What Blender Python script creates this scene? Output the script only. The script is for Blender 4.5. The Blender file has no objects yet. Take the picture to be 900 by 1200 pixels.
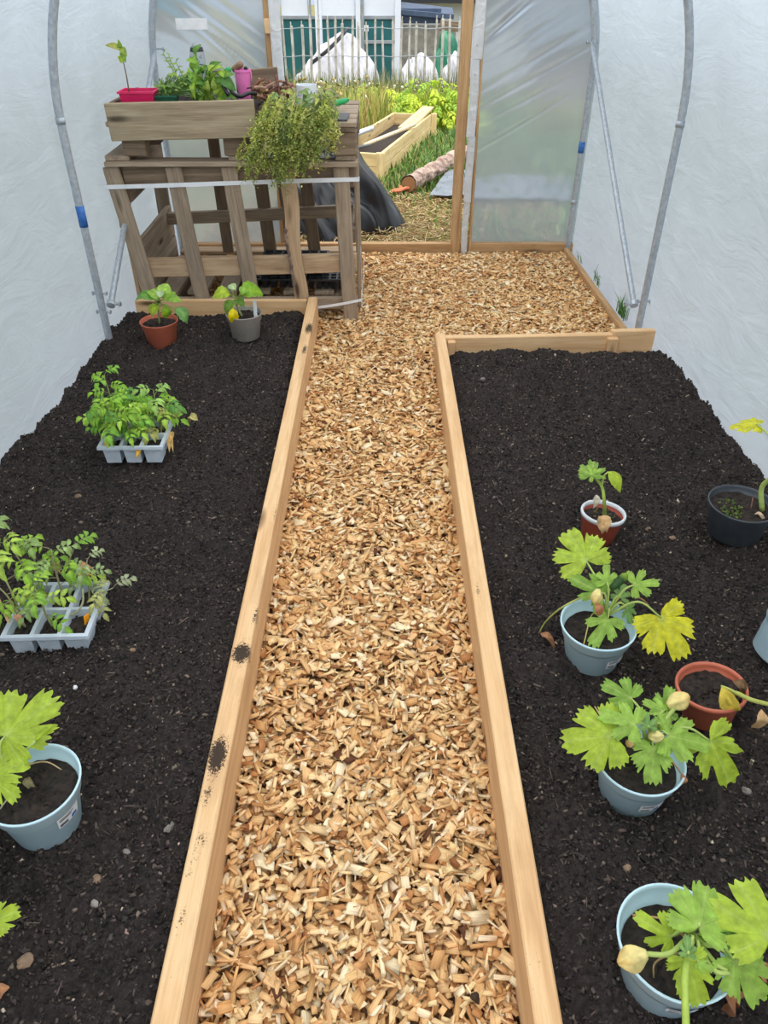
import bpy, math, random
import numpy as np
from mathutils import Vector, Matrix
V = Vector
random.seed(7)
RNG = np.random.default_rng(11)
PI = math.pi
scene = bpy.context.scene
COL = scene.collection

# ------------------------------------------------------------------ camera
FOC, HC = 900.0, 1.53
PITCH = math.atan(657 / 900)
YAW = math.radians(-0.155)
cam_d = bpy.data.cameras.new('camera')
cam = bpy.data.objects.new('camera', cam_d)
COL.objects.link(cam)
cam.location = (0, 0, HC)
cam.rotation_euler = (PI / 2 - PITCH, 0, YAW)
cam_d.sensor_fit = 'HORIZONTAL'
cam_d.sensor_width = 36
cam_d.lens = 36 * FOC / 900
cam_d.clip_start = 0.02
cam_d.clip_end = 200
scene.camera = cam
_R = cam.rotation_euler.to_matrix()


def at(x, y, z=None, Y=None):
    """measured point of the photograph -> metres, on the level z or on the upright plane Y"""
    d = _R @ V(((x - 450) / FOC, -(y - 600) / FOC, -1))
    t = (z - HC) / d.z if Y is None else Y / d.y
    return V((0, 0, HC)) + d * t


# ------------------------------------------------------------------ colour
def lin(c):
    return tuple((v / 12.92 if v <= 0.04045 else ((v + 0.055) / 1.055) ** 2.4) for v in (x / 255 for x in c))


def rgba(c):
    return (*lin(c), 1)


# ------------------------------------------------------------------ materials
def new_mat(name):
    m = bpy.data.materials.new(name)
    m.use_nodes = True
    nt = m.node_tree
    nt.nodes.clear()
    out = nt.nodes.new('ShaderNodeOutputMaterial')
    return m, nt, out


def N(nt, typ, **kw):
    n = nt.nodes.new(typ)
    for k, v in kw.items():
        if k.startswith('i_'):
            key = k[2:]
            n.inputs[int(key) if key.isdigit() else key.replace('_', ' ')].default_value = v
        else:
            setattr(n, k, v)
    return n


def ramp(nt, stops, fac=None):
    r = nt.nodes.new('ShaderNodeValToRGB')
    e = r.color_ramp.elements
    while len(e) < len(stops):
        e.new(0.5)
    for el, (p, c) in zip(e, stops):
        el.position = p
        el.color = rgba(c)
    if fac is not None:
        nt.links.new(fac, r.inputs[0])
    return r


def coords(nt, attr=None, scale=(1, 1, 1), rand=True):
    if attr:
        t = N(nt, 'ShaderNodeAttribute', attribute_name=attr).outputs['Vector']
    else:
        t = N(nt, 'ShaderNodeTexCoord').outputs['Object']
    if rand:
        oi = N(nt, 'ShaderNodeObjectInfo')
        mul = N(nt, 'ShaderNodeMath', operation='MULTIPLY', i_1=37.0)
        nt.links.new(oi.outputs['Random'], mul.inputs[0])
        add = N(nt, 'ShaderNodeVectorMath', operation='ADD')
        nt.links.new(t, add.inputs[0])
        nt.links.new(mul.outputs[0], add.inputs[1])
        t = add.outputs[0]
    mp = N(nt, 'ShaderNodeMapping')
    mp.inputs['Scale'].default_value = scale
    nt.links.new(t, mp.inputs[0])
    return mp.outputs[0]


def noise(nt, vec, scale, detail=4, rough=0.55, dist=0.0):
    n = N(nt, 'ShaderNodeTexNoise', i_Scale=scale, i_Detail=detail, i_Roughness=rough, i_Distortion=dist)
    nt.links.new(vec, n.inputs['Vector'])
    return n.outputs['Fac']


def mixc(nt, fac, a, b, blend='MIX'):
    m = N(nt, 'ShaderNodeMix', data_type='RGBA', blend_type=blend)
    for s, v in ((0, fac), (6, a), (7, b)):
        if hasattr(v, 'links') or hasattr(v, 'is_linked'):
            nt.links.new(v, m.inputs[s])
        else:
            m.inputs[s].default_value = v if s == 0 else rgba(v)
    return m.outputs[2]


def bump(nt, h, strength=0.3, dist=0.01):
    b = N(nt, 'ShaderNodeBump', i_Strength=strength, i_Distance=dist)
    nt.links.new(h, b.inputs['Height'])
    return b.outputs[0]


def plain(name, c, rough=0.5, c2=None, scale=30, bmp=0.0, metal=0.0, spec=0.5, detail=4, transl=0):
    m, nt, out = new_mat(name)
    p = N(nt, 'ShaderNodeBsdfPrincipled', i_Roughness=rough, i_Metallic=metal)
    p.inputs['Specular IOR Level'].default_value = spec
    v = coords(nt)
    n = noise(nt, v, scale, detail)
    c2 = c2 or tuple(max(0, x * 0.9) for x in c)
    r = ramp(nt, [(0.35, c2), (0.65, c)], n)
    nt.links.new(r.outputs[0], p.inputs['Base Color'])
    if bmp:
        nt.links.new(bump(nt, n, bmp, 0.004), p.inputs['Normal'])
    sh = p.outputs[0]
    if transl:
        t = N(nt, 'ShaderNodeBsdfTranslucent')
        nt.links.new(r.outputs[0], t.inputs[0])
        mx = N(nt, 'ShaderNodeMixShader', i_0=transl)
        nt.links.new(sh, mx.inputs[1])
        nt.links.new(t.outputs[0], mx.inputs[2])
        sh = mx.outputs[0]
    nt.links.new(sh, out.inputs[0])
    return m


def wood(name, light, mid, dark, grain=1.0, knot=True, dirt=None, rough=0.75, stains=None):
    """light/mid/dark: grain colours; dirt: colour of weathering blotches; stains: soil smeared at places along the board"""
    m, nt, out = new_mat(name)
    p = N(nt, 'ShaderNodeBsdfPrincipled', i_Roughness=rough)
    p.inputs['Specular IOR Level'].default_value = 0.25
    v1 = coords(nt, 'gc', (0.9, 16, 16))
    g = noise(nt, v1, 1.6, 5, 0.6, 1.2)
    v2 = coords(nt, 'gc', (5, 160, 160))
    f = noise(nt, v2, 1.5, 3, 0.6)
    c = ramp(nt, [(0.28, dark), (0.5, mid), (0.72, light)], g).outputs[0]
    c = mixc(nt, 0.35 * grain, c, ramp(nt, [(0.3, dark), (0.7, light)], f).outputs[0])
    if knot:
        v3 = coords(nt, 'gc', (2.2, 9, 9))
        vo = N(nt, 'ShaderNodeTexVoronoi', i_Scale=1.0)
        nt.links.new(v3, vo.inputs['Vector'])
        kr = ramp(nt, [(0.05, (255, 255, 255)), (0.16, (0, 0, 0))], vo.outputs['Distance'])
        c = mixc(nt, kr.outputs[0], c, tuple(x * 0.55 for x in dark))
    if dirt:
        d = noise(nt, coords(nt, 'gc', (1, 3, 3)), 5, 5, 0.65)
        dr = ramp(nt, [(0.5, (0, 0, 0)), (0.72, (190, 190, 190))], d)
        c = mixc(nt, dr.outputs[0], c, dirt)
    if stains:
        raw = N(nt, 'ShaderNodeAttribute', attribute_name='soil').outputs['Fac']
        sn = noise(nt, coords(nt, 'gc', (1, 1, 1), rand=False), 240, 6, 0.75)
        ad = N(nt, 'ShaderNodeMath', operation='ADD')
        nt.links.new(raw, ad.inputs[0])
        nt.links.new(sn, ad.inputs[1])
        sr = ramp(nt, [(0.93, (0, 0, 0)), (1.02, (250, 250, 250))], ad.outputs[0])
        c = mixc(nt, sr.outputs[0], c, stains)
    nt.links.new(c, p.inputs['Base Color'])
    nt.links.new(bump(nt, f, 0.35, 0.002), p.inputs['Normal'])
    nt.links.new(p.outputs[0], out.inputs[0])
    return m


def leafmat(name, transl=0.35, rough=0.45, var=0.25):
    m, nt, out = new_mat(name)
    p = N(nt, 'ShaderNodeBsdfPrincipled', i_Roughness=rough)
    p.inputs['Specular IOR Level'].default_value = 0.3
    a = N(nt, 'ShaderNodeAttribute', attribute_name='col').outputs['Color']
    n = noise(nt, coords(nt), 60, 4)
    hs = N(nt, 'ShaderNodeHueSaturation')
    mr = N(nt, 'ShaderNodeMapRange', i_1=0.3, i_2=0.7, i_3=1 - var, i_4=1 + var)
    nt.links.new(n, mr.inputs[0])
    nt.links.new(mr.outputs[0], hs.inputs['Value'])
    nt.links.new(a, hs.inputs['Color'])
    t = N(nt, 'ShaderNodeBsdfTranslucent')
    nt.links.new(hs.outputs[0], p.inputs['Base Color'])
    nt.links.new(hs.outputs[0], t.inputs[0])
    nt.links.new(bump(nt, n, 0.2, 0.003), p.inputs['Normal'])
    mx = N(nt, 'ShaderNodeMixShader', i_0=transl)
    nt.links.new(p.outputs[0], mx.inputs[1])
    nt.links.new(t.outputs[0], mx.inputs[2])
    nt.links.new(mx.outputs[0], out.inputs[0])
    return m


def vcol(name, rough=0.85, grain=0.0, spec=0.2):
    """colour carried by the pieces themselves (chips, crumbs, straw)"""
    m, nt, out = new_mat(name)
    p = N(nt, 'ShaderNodeBsdfPrincipled', i_Roughness=rough)
    p.inputs['Specular IOR Level'].default_value = spec
    c = N(nt, 'ShaderNodeAttribute', attribute_name='col').outputs['Color']
    if grain:
        f = noise(nt, coords(nt, 'gc', (20, 320, 320), rand=False), 1.5, 3, 0.6)
        mr = N(nt, 'ShaderNodeMapRange', i_1=0.3, i_2=0.7, i_3=1 - grain, i_4=1 + grain)
        nt.links.new(f, mr.inputs[0])
        hs = N(nt, 'ShaderNodeHueSaturation')
        nt.links.new(mr.outputs[0], hs.inputs['Value'])
        nt.links.new(c, hs.inputs['Color'])
        c = hs.outputs[0]
        nt.links.new(bump(nt, f, 0.3, 0.002), p.inputs['Normal'])
    nt.links.new(c, p.inputs['Base Color'])
    nt.links.new(p.outputs[0], out.inputs[0])
    return m


def film(name, tint, clear=0.0, clear_rough=0.35, diffuse=0.18, gloss=0.05, crease=0.25):
    """polythene sheet: lets light through, mostly scattered"""
    m, nt, out = new_mat(name)
    v = coords(nt, None, (1, 1, 1), rand=False)
    n = noise(nt, v, 2.3, 5, 0.6, 0.8)
    n2 = noise(nt, coords(nt, None, (1, 0.35, 1), rand=False), 9, 4, 0.6, 0.6)
    c = ramp(nt, [(0.3, tuple(x * 0.955 for x in tint)), (0.7, tint)], n).outputs[0]
    nb = bump(nt, n2, crease, 0.03)
    t = N(nt, 'ShaderNodeBsdfTranslucent')
    d = N(nt, 'ShaderNodeBsdfDiffuse')
    nt.links.new(c, t.inputs[0])
    nt.links.new(c, d.inputs[0])
    nt.links.new(nb, t.inputs['Normal'])
    nt.links.new(nb, d.inputs['Normal'])
    mx = N(nt, 'ShaderNodeMixShader', i_0=diffuse)
    nt.links.new(t.outputs[0], mx.inputs[1])
    nt.links.new(d.outputs[0], mx.inputs[2])
    sh = mx.outputs[0]
    if clear:
        rf = N(nt, 'ShaderNodeBsdfRefraction', i_Roughness=clear_rough, i_IOR=1.12)
        nt.links.new(c, rf.inputs[0])
        m2 = N(nt, 'ShaderNodeMixShader', i_0=clear)
        nt.links.new(sh, m2.inputs[1])
        nt.links.new(rf.outputs[0], m2.inputs[2])
        sh = m2.outputs[0]
    g = N(nt, 'ShaderNodeBsdfGlossy', i_Roughness=0.3)
    nt.links.new(nb, g.inputs['Normal'])
    m3 = N(nt, 'ShaderNodeMixShader', i_0=gloss)
    nt.links.new(sh, m3.inputs[1])
    nt.links.new(g.outputs[0], m3.inputs[2])
    nt.links.new(m3.outputs[0], out.inputs[0])
    return m


PINE = wood('new pine', (243, 209, 163), (229, 188, 139), (204, 154, 106), 0.8, dirt=(200, 160, 118))
PINE_D = wood('soil marked pine', (243, 209, 163), (229, 188, 139), (204, 154, 106), 0.8, dirt=(196, 156, 114), stains=(38, 30, 27))
OLDW = wood('weathered pallet wood', (192, 174, 152), (162, 143, 121), (112, 95, 79), 1.1, dirt=(122, 110, 98))
OLDW2 = wood('weathered dark pallet wood', (160, 140, 118), (132, 113, 93), (92, 77, 63), 1.0, dirt=(84, 74, 66))
PALW = wood('lighter pallet wood', (214, 188, 156), (192, 162, 128), (150, 118, 88), 1.0, dirt=(140, 116, 94))
TROUGHW = wood('grey green treated plank', (192, 176, 148), (164, 147, 120), (118, 102, 80), 1.2, dirt=(140, 126, 106))
POSTW = wood('brown door post wood', (212, 178, 134), (188, 150, 106), (150, 112, 74), 0.9, dirt=(150, 116, 82))
BEDW = wood('outdoor bed wood', (236, 216, 168), (220, 194, 140), (188, 156, 104), 0.9, dirt=(164, 140, 96))
BARK = plain('bark', (150, 130, 116), 0.9, (84, 66, 58), 22, 0.8)
LOGBARK = plain('log bark', (186, 162, 146), 0.9, (112, 88, 78), 18, 0.8)
STEEL = plain('galvanised steel', (188, 195, 202), 0.4, (164, 172, 180), 60, 0.0, 0.35)
TAPE = plain('blue tape', (40, 96, 176), 0.5, (60, 120, 190), 80)
BLUEPOT = plain('pale blue plastic', (204, 232, 243), 0.42, (196, 225, 238), 14)
TERRA = plain('terracotta plastic', (206, 114, 86), 0.5, (190, 100, 76), 14)
TERRA_D = plain('red brown plastic', (186, 90, 68), 0.5, (168, 78, 60), 14)
GREYPOT = plain('taupe plastic', (170, 162, 154), 0.5, (152, 144, 136), 14)
BLACKPOT = plain('charcoal plastic', (76, 81, 88), 0.5, (62, 67, 74), 24)
WHITEP = plain('white plastic', (232, 236, 240), 0.45, (214, 218, 222), 20)
TRAYP = plain('pale grey tray plastic', (206, 216, 226), 0.5, (188, 199, 210), 26)
PINKP = plain('hot pink plastic', (236, 38, 104), 0.4, (214, 30, 92), 14)
PINKB = plain('candy pink plastic', (238, 132, 196), 0.4, (226, 116, 182), 14)
GREENP = plain('green plastic', (40, 170, 92), 0.4, (30, 140, 76), 14)
DKGREENP = plain('dark green plastic', (40, 104, 80), 0.5, (32, 84, 64), 14)
BLACKP = plain('black plastic', (34, 36, 40), 0.35, (24, 26, 30), 14)
TARP = plain('black polythene', (36, 38, 42), 0.3, (26, 28, 32), 6, 0.3)
GREYSHEET = plain('grey sheet', (120, 128, 136), 0.4, (90, 98, 106), 6, 0.3)
SLATE = plain('dark slate', (92, 92, 96), 0.6, (76, 76, 80), 20, 0.1)
STRAP = plain('white strapping', (238, 240, 244), 0.35, (226, 230, 234), 20)
PAPER = plain('white sticker', (240, 240, 240), 0.5, (228, 230, 232), 30)
INK = plain('black print', (40, 40, 46), 0.6)
BLUEINK = plain('blue print', (30, 110, 200), 0.5)
ORANGE = plain('orange tag', (250, 170, 20), 0.5, (240, 150, 10), 20)
STONE = plain('stone', (150, 142, 134), 0.85, (110, 104, 98), 30, 0.3)
TANSTONE = plain('tan stone', (148, 122, 98), 0.85, (112, 92, 74), 30, 0.3)
TOOLW = plain('brown handle wood', (150, 118, 92), 0.6, (122, 94, 72), 20)
POLEW = plain('pale pole wood', (222, 206, 176), 0.6, (196, 176, 142), 16)
MESHG = plain('silver mesh', (196, 200, 200), 0.5, (120, 124, 126), 90, 0.6)
ROOTS = plain('brown roots', (150, 104, 84), 0.8, (104, 66, 54), 40, 0.3)
LEAF = leafmat('leaf', 0.35)
DRYLEAF = leafmat('dry leaf', 0.15, 0.7)
STALK = leafmat('stalk', 0.1, 0.5, 0.12)
POTSOIL = plain('potting compost', (58, 47, 40), 0.95, (28, 23, 21), 70, 1.0)
CRUMB = vcol('soil crumbs', 0.95)
CHIP = vcol('wood chips', 0.8, 0.22)
STRAW = vcol('straw', 0.8)
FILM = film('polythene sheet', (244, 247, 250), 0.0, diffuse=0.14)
FILM_SIDE = film('dimmed polythene sheet', (189, 199, 210), 0.0, diffuse=0.14)  # same sheet as the roof; dimmer side light is put into the tint
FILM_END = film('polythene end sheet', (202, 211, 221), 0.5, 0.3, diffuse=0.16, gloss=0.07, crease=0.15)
WRAP = film('polythene wrap', (240, 243, 246), 0.0, diffuse=0.6, gloss=0.1, crease=0.6)


def soil_mat():
    m, nt, out = new_mat('garden compost')
    p = N(nt, 'ShaderNodeBsdfPrincipled', i_Roughness=0.95)
    p.inputs['Specular IOR Level'].default_value = 0.15
    v = coords(nt, rand=False)
    a = noise(nt, v, 5, 6, 0.65)
    b = noise(nt, v, 130, 6, 0.7)
    c = ramp(nt, [(0.3, (52, 47, 46)), (0.7, (84, 76, 73))], a).outputs[0]
    c = mixc(nt, 0.55, c, ramp(nt, [(0.3, (26, 22, 22)), (0.56, (72, 64, 61)), (0.73, (124, 112, 106))], b).outputs[0])
    nt.links.new(c, p.inputs['Base Color'])
    nt.links.new(bump(nt, b, 1.0, 0.014), p.inputs['Normal'])
    nt.links.new(p.outputs[0], out.inputs[0])
    return m


SOIL = soil_mat()


def ground_mat():
    m, nt, out = new_mat('outside ground')
    p = N(nt, 'ShaderNodeBsdfPrincipled', i_Roughness=0.95)
    p.inputs['Specular IOR Level'].default_value = 0.1
    v = coords(nt, rand=False)
    a = noise(nt, v, 1.4, 6, 0.65)
    b = noise(nt, v, 60, 5, 0.7)
    c = ramp(nt, [(0.35, (104, 124, 66)), (0.5, (138, 138, 86)), (0.68, (158, 136, 100))], a).outputs[0]
    c = mixc(nt, 0.5, c, ramp(nt, [(0.3, (70, 62, 44)), (0.7, (170, 154, 110))], b).outputs[0])
    nt.links.new(c, p.inputs['Base Color'])
    nt.links.new(bump(nt, b, 0.8, 0.02), p.inputs['Normal'])
    nt.links.new(p.outputs[0], out.inputs[0])
    return m


GROUND = ground_mat()
CHIPBASE = plain('trodden chip bed', (150, 112, 74), 0.9, (96, 66, 40), 70, 1.0)


# ------------------------------------------------------------------ object helpers
def tag(o, label=None, cat=None, group=None, kind=None):
    if label:
        o['label'] = label
    if cat:
        o['category'] = cat
    if group:
        o['group'] = group
    if kind:
        o['kind'] = kind
    return o


def thing(name, label, cat, loc, group=None):
    o = bpy.data.objects.new(name, None)
    COL.objects.link(o)
    o.location = loc
    o.empty_display_size = 0.05
    return tag(o, label, cat, group)


def wloc(o):
    p = V((0, 0, 0))
    while o is not None:
        p += o.location
        o = o.parent
    return p


class MB:
    def __init__(s):
        s.v, s.f, s.c, s.g, s.s = [], [], [], [], []
        s.hascol = s.hasg = s.hass = False

    def add(s, vs, fs, col=None, gc=None, soil=None):
        o = len(s.v)
        s.v.extend(tuple(p) for p in vs)
        s.f.extend(tuple(i + o for i in q) for q in fs)
        n = len(vs)
        if col is not None:
            s.hascol = True
            s.c.extend(col if isinstance(col, list) else [col] * n)
        else:
            s.c.extend([(0.5, 0.5, 0.5)] * n)
        if gc is not None:
            s.hasg = True
            s.g.extend(gc)
        else:
            s.g.extend([(0, 0, 0)] * n)
        if soil is not None:
            s.hass = True
            s.s.extend(soil)
        else:
            s.s.extend([0.0] * n)

    def build(s, name, mat, parent=None, loc=None, smooth=False, mats=None, fm=None):
        me = bpy.data.meshes.new(name)
        if parent is not None:
            off = wloc(parent)
            l = V((0, 0, 0))
        else:
            off = l = V(loc) if loc is not None else V((0, 0, 0))
        a = np.array(s.v, dtype=np.float64).reshape(-1, 3) - np.array(off)
        me.from_pydata(a.tolist(), [], s.f)
        me.materials.append(mat)
        for m in mats or []:
            me.materials.append(m)
        if fm:
            me.polygons.foreach_set('material_index', fm)
        if s.hascol:
            ca = me.attributes.new('col', 'FLOAT_COLOR', 'POINT')
            ca.data.foreach_set('color', np.concatenate([np.array(s.c, dtype=np.float32), np.ones((len(s.c), 1), np.float32)], 1).ravel())
        if s.hasg:
            ga = me.attributes.new('gc', 'FLOAT_VECTOR', 'POINT')
            ga.data.foreach_set('vector', np.array(s.g, dtype=np.float32).ravel())
        if s.hass:
            sa = me.attributes.new('soil', 'FLOAT', 'POINT')
            sa.data.foreach_set('value', np.array(s.s, dtype=np.float32))
        if smooth:
            me.polygons.foreach_set('use_smooth', [True] * len(me.polygons))
        me.update()
        o = bpy.data.objects.new(name, me)
        COL.objects.link(o)
        o.parent = parent
        o.location = l
        return o


def frame_of(axis, up):
    a = axis.normalized()
    u = up - a * up.dot(a)
    if u.length < 1e-5:
        u = V((1, 0, 0)) - a * a.x
    u.normalize()
    return a, u.cross(a), u          # along, side, up


def board(mb, p0, p1, w, t, up=V((0, 0, 1)), seg=8, jit=0.0012, bev=0.003, soil=None):
    """plank from p0 to p1 (centre line), w across, t along up; worn rounded edges"""
    p0, p1 = V(p0), V(p1)
    ax, sd, u = frame_of(p1 - p0, V(up))
    L = (p1 - p0).length
    hw, ht, b = w / 2, t / 2, min(bev, w * 0.3, t * 0.3)
    nw = 3 if soil else 1
    prof = []
    for k in range(nw + 1):
        prof.append((-hw + b + (2 * hw - 2 * b) * k / nw, ht))
    prof += [(hw, ht - b), (hw, -ht + b), (hw - b, -ht), (-hw + b, -ht), (-hw, -ht + b), (-hw, ht - b)]
    n = len(prof)
    g0 = V((random.uniform(0, 50), random.uniform(0, 9), random.uniform(0, 9)))
    vs, gc, so = [], [], []
    ph = [random.uniform(0, 6) for _ in range(4)]
    stations = [0, min(b, L * .2) / L] + [i / seg for i in range(1, seg)] + [1 - min(b, L * .2) / L, 1]
    for k, s in enumerate(stations):
        end = k in (0, len(stations) - 1)
        sc = 1 - (b * 0.7 / max(hw, 1e-4) if end else 0)
        st = 1 - (b * 0.7 / max(ht, 1e-4) if end else 0)
        c = p0 + ax * (L * s)
        c = c + sd * (jit * math.sin(s * 5 + ph[0])) + u * (jit * math.sin(s * 4 + ph[1]))
        for (y, z) in prof:
            p = c + sd * (y * sc) + u * (z * st)
            vs.append(p)
            gc.append((g0.x + L * s, g0.y + y, g0.z + z))
            so.append(soil(p, z > ht * 0.5) if soil else 0.0)
    fs = []
    m = len(stations)
    for k in range(m - 1):
        for i in range(n):
            j = (i + 1) % n
            fs.append((k * n + j, k * n + i, (k + 1) * n + i, (k + 1) * n + j))
    fs.append(tuple(range(n)))
    fs.append(tuple(reversed(range((m - 1) * n, m * n))))
    mb.add(vs, fs, gc=gc, soil=so if soil else None)


def board_part(name, mat, parent, p0, p1, w, t, up=V((0, 0, 1)), **k):
    mb = MB()
    board(mb, p0, p1, w, t, up, **k)
    return mb.build(name, mat, parent)


def tube(mb, pts, rad, n=8, col=None, cap=True):
    pts = [V(p) for p in pts]
    m = len(pts)
    if not isinstance(rad, (list, tuple)):
        rad = [rad] * m
    cols = col if isinstance(col, list) else [col] * m
    vs, cc = [], []
    ref = V((0.3, 0.2, 0.93))
    prev = None
    for k in range(m):
        d = (pts[min(k + 1, m - 1)] - pts[max(k - 1, 0)])
        if d.length < 1e-9:
            d = V((0, 0, 1))
        d.normalize()
        if prev is None:
            r = ref if abs(d.dot(ref)) < 0.95 else V((1, 0, 0))
            x = (r - d * r.dot(d)).normalized()
        else:
            x = (prev - d * prev.dot(d)).normalized()
        prev = x
        y = d.cross(x)
        for i in range(n):
            a = 2 * PI * i / n
            vs.append(pts[k] + (x * math.cos(a) + y * math.sin(a)) * rad[k])
            cc.append(cols[k])
    fs = []
    for k in range(m - 1):
        for i in range(n):
            j = (i + 1) % n
            fs.append((k * n + i, k * n + j, (k + 1) * n + j, (k + 1) * n + i))
    if cap:
        fs.append(tuple(reversed(range(n))))
        fs.append(tuple(range((m - 1) * n, m * n)))
    mb.add(vs, fs, col=cc if col is not None else None)


def bez(p0, p1, p2, n=8):
    return [p0 * (1 - t) ** 2 + p1 * 2 * t * (1 - t) + p2 * t * t for t in (i / n for i in range(n + 1))]


def smooth_path(pts, n=6):
    """catmull-rom through the points"""
    pts = [V(p) for p in pts]
    P = [pts[0] * 2 - pts[1]] + pts + [pts[-1] * 2 - pts[-2]]
    out = []
    for i in range(1, len(P) - 2):
        a, b, c, d = P[i - 1:i + 3]
        for k in range(n):
            t = k / n
            out.append(0.5 * ((2 * b) + (c - a) * t + (2 * a - 5 * b + 4 * c - d) * t * t + (3 * b - a - 3 * c + d) * t ** 3))
    out.append(pts[-1])
    return out


def lathe(mb, prof, c, n=40, ax=V((0, 0, 1)), wob=0.0, sx=1.0, sy=1.0, close=True):
    """prof: (r, z) from outside base up over the lip to the inside"""
    ax = ax.normalized()
    _, s, u = frame_of(ax, V((0, 1, 0)))
    c = V(c)
    vs, fs = [], []
    for k, (r, z) in enumerate(prof):
        for i in range(n):
            a = 2 * PI * i / n
            rr = r * (1 + wob * math.sin(3 * a + k * .4))
            vs.append(c + ax * z + s * (math.cos(a) * rr * sx) + u * (math.sin(a) * rr * sy))
    for k in range(len(prof) - 1):
        for i in range(n):
            j = (i + 1) % n
            fs.append((k * n + i, k * n + j, (k + 1) * n + j, (k + 1) * n + i))
    if close:
        fs.append(tuple(reversed(range(n))))
        fs.append(tuple(range((len(prof) - 1) * n, len(prof) * n)))
    mb.add(vs, fs)


def blob(mb, c, r, col=None, n=8, m=6, jit=0.15, stretch=(1, 1, 1), rot=None):
    vs, fs = [], []
    c = V(c)
    for k in range(m + 1):
        th = PI * k / m
        for i in range(n):
            a = 2 * PI * i / n
            q = 1 + random.uniform(-jit, jit)
            p = V((math.sin(th) * math.cos(a) * stretch[0], math.sin(th) * math.sin(a) * stretch[1], math.cos(th) * stretch[2])) * r * q
            if k in (0, m):
                p = V((0, 0, r * stretch[2] * (1 if k == 0 else -1)))
            if rot is not None:
                p = rot @ p
            vs.append(c + p)
    for k in range(m):
        for i in range(n):
            j = (i + 1) % n
            fs.append((k * n + j, k * n + i, (k + 1) * n + i, (k + 1) * n + j))
    mb.add(vs, fs, col=col)


# value noise on numpy grids
def fbm(x, y, octaves=5, lac=2.0, gain=0.5, seed=0):
    tot = np.zeros_like(x)
    amp = 1.0
    f = 1.0
    for o in range(octaves):
        r = np.random.default_rng(seed * 131 + o)
        T = r.random((256, 256))
        xi, yi = np.floor(x * f).astype(int), np.floor(y * f).astype(int)
        fx, fy = x * f - xi, y * f - yi
        fx, fy = fx * fx * (3 - 2 * fx), fy * fy * (3 - 2 * fy)
        g = lambda a, b: T[a % 256, b % 256]
        tot += amp * ((g(xi, yi) * (1 - fx) + g(xi + 1, yi) * fx) * (1 - fy) + (g(xi, yi + 1) * (1 - fx) + g(xi + 1, yi + 1) * fx) * fy - 0.5)
        amp *= gain
        f *= lac
    return tot


def np_mesh(name, verts, quads, mat, col=None, gc=None, loc=(0, 0, 0), smooth=False, parent=None):
    me = bpy.data.meshes.new(name)
    nv, nf = len(verts), len(quads)
    k = quads.shape[1]
    me.vertices.add(nv)
    me.vertices.foreach_set('co', (verts - np.array(loc)).astype(np.float32).ravel())
    me.loops.add(nf * k)
    me.loops.foreach_set('vertex_index', quads.astype(np.int32).ravel())
    me.polygons.add(nf)
    me.polygons.foreach_set('loop_start', np.arange(0, nf * k, k, dtype=np.int32))
    if smooth:
        me.polygons.foreach_set('use_smooth', np.ones(nf, dtype=bool))
    me.materials.append(mat)
    if col is not None:
        ca = me.attributes.new('col', 'FLOAT_COLOR', 'POINT')
        ca.data.foreach_set('color', np.concatenate([col, np.ones((nv, 1))], 1).astype(np.float32).ravel())
    if gc is not None:
        ga = me.attributes.new('gc', 'FLOAT_VECTOR', 'POINT')
        ga.data.foreach_set('vector', gc.astype(np.float32).ravel())
    me.update(calc_edges=True)
    me.validate()
    o = bpy.data.objects.new(name, me)
    COL.objects.link(o)
    o.location = loc
    o.parent = parent
    return o


def grid_mesh(name, X, Y, Z, mat, smooth=True, kind=None):
    ny, nx = X.shape
    v = np.stack([X, Y, Z], -1).reshape(-1, 3)
    i = np.arange(ny - 1)[:, None] * nx + np.arange(nx - 1)[None, :]
    q = np.stack([i, i + 1, i + nx + 1, i + nx], -1).reshape(-1, 4)
    return np_mesh(name, v, q, mat, smooth=smooth)


def rot_xyz(ax, ay, az):
    """arrays of rotation matrices Rz Ry Rx"""
    cx, sx, cy, sy, cz, sz = np.cos(ax), np.sin(ax), np.cos(ay), np.sin(ay), np.cos(az), np.sin(az)
    R = np.empty((len(ax), 3, 3))
    R[:, 0, 0] = cz * cy
    R[:, 0, 1] = cz * sy * sx - sz * cx
    R[:, 0, 2] = cz * sy * cx + sz * sx
    R[:, 1, 0] = sz * cy
    R[:, 1, 1] = sz * sy * sx + cz * cx
    R[:, 1, 2] = sz * sy * cx - cz * sx
    R[:, 2, 0] = -sy
    R[:, 2, 1] = cy * sx
    R[:, 2, 2] = cy * cx
    return R


BOXV = np.array([(-1, -1, -1), (1, -1, -1), (1, 1, -1), (-1, 1, -1), (-1, -1, 1), (1, -1, 1), (1, 1, 1), (-1, 1, 1)], float) * 0.5
BOXF = np.array([(0, 3, 2, 1), (4, 5, 6, 7), (0, 1, 5, 4), (1, 2, 6, 5), (2, 3, 7, 6), (3, 0, 4, 7)])


def scatter_boxes(name, P, S, A, colr, mat, jit=0.18, loc=(0, 0, 0)):
    """many jagged splinters: centres P, sizes S, euler A, colour each"""
    n = len(P)
    b = np.repeat(BOXV[None], n, 0)
    b = b * (1 + RNG.uniform(-jit, jit, (n, 8, 3)))
    b[:, :, 0] += b[:, :, 1] * RNG.uniform(-.5, .5, (n, 1)) * (S[:, 1] / S[:, 0])[:, None]
    l = b * S[:, None, :]
    gc = l + RNG.uniform(0, 40, (n, 1, 3))
    w = np.einsum('nij,nkj->nki', rot_xyz(A[:, 0], A[:, 1], A[:, 2]), l) + P[:, None, :]
    q = (BOXF[None] + (np.arange(n) * 8)[:, None, None]).reshape(-1, 4)
    return np_mesh(name, w.reshape(-1, 3), q, mat, col=np.repeat(colr, 8, 0), gc=gc.reshape(-1, 3), loc=loc)


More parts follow.
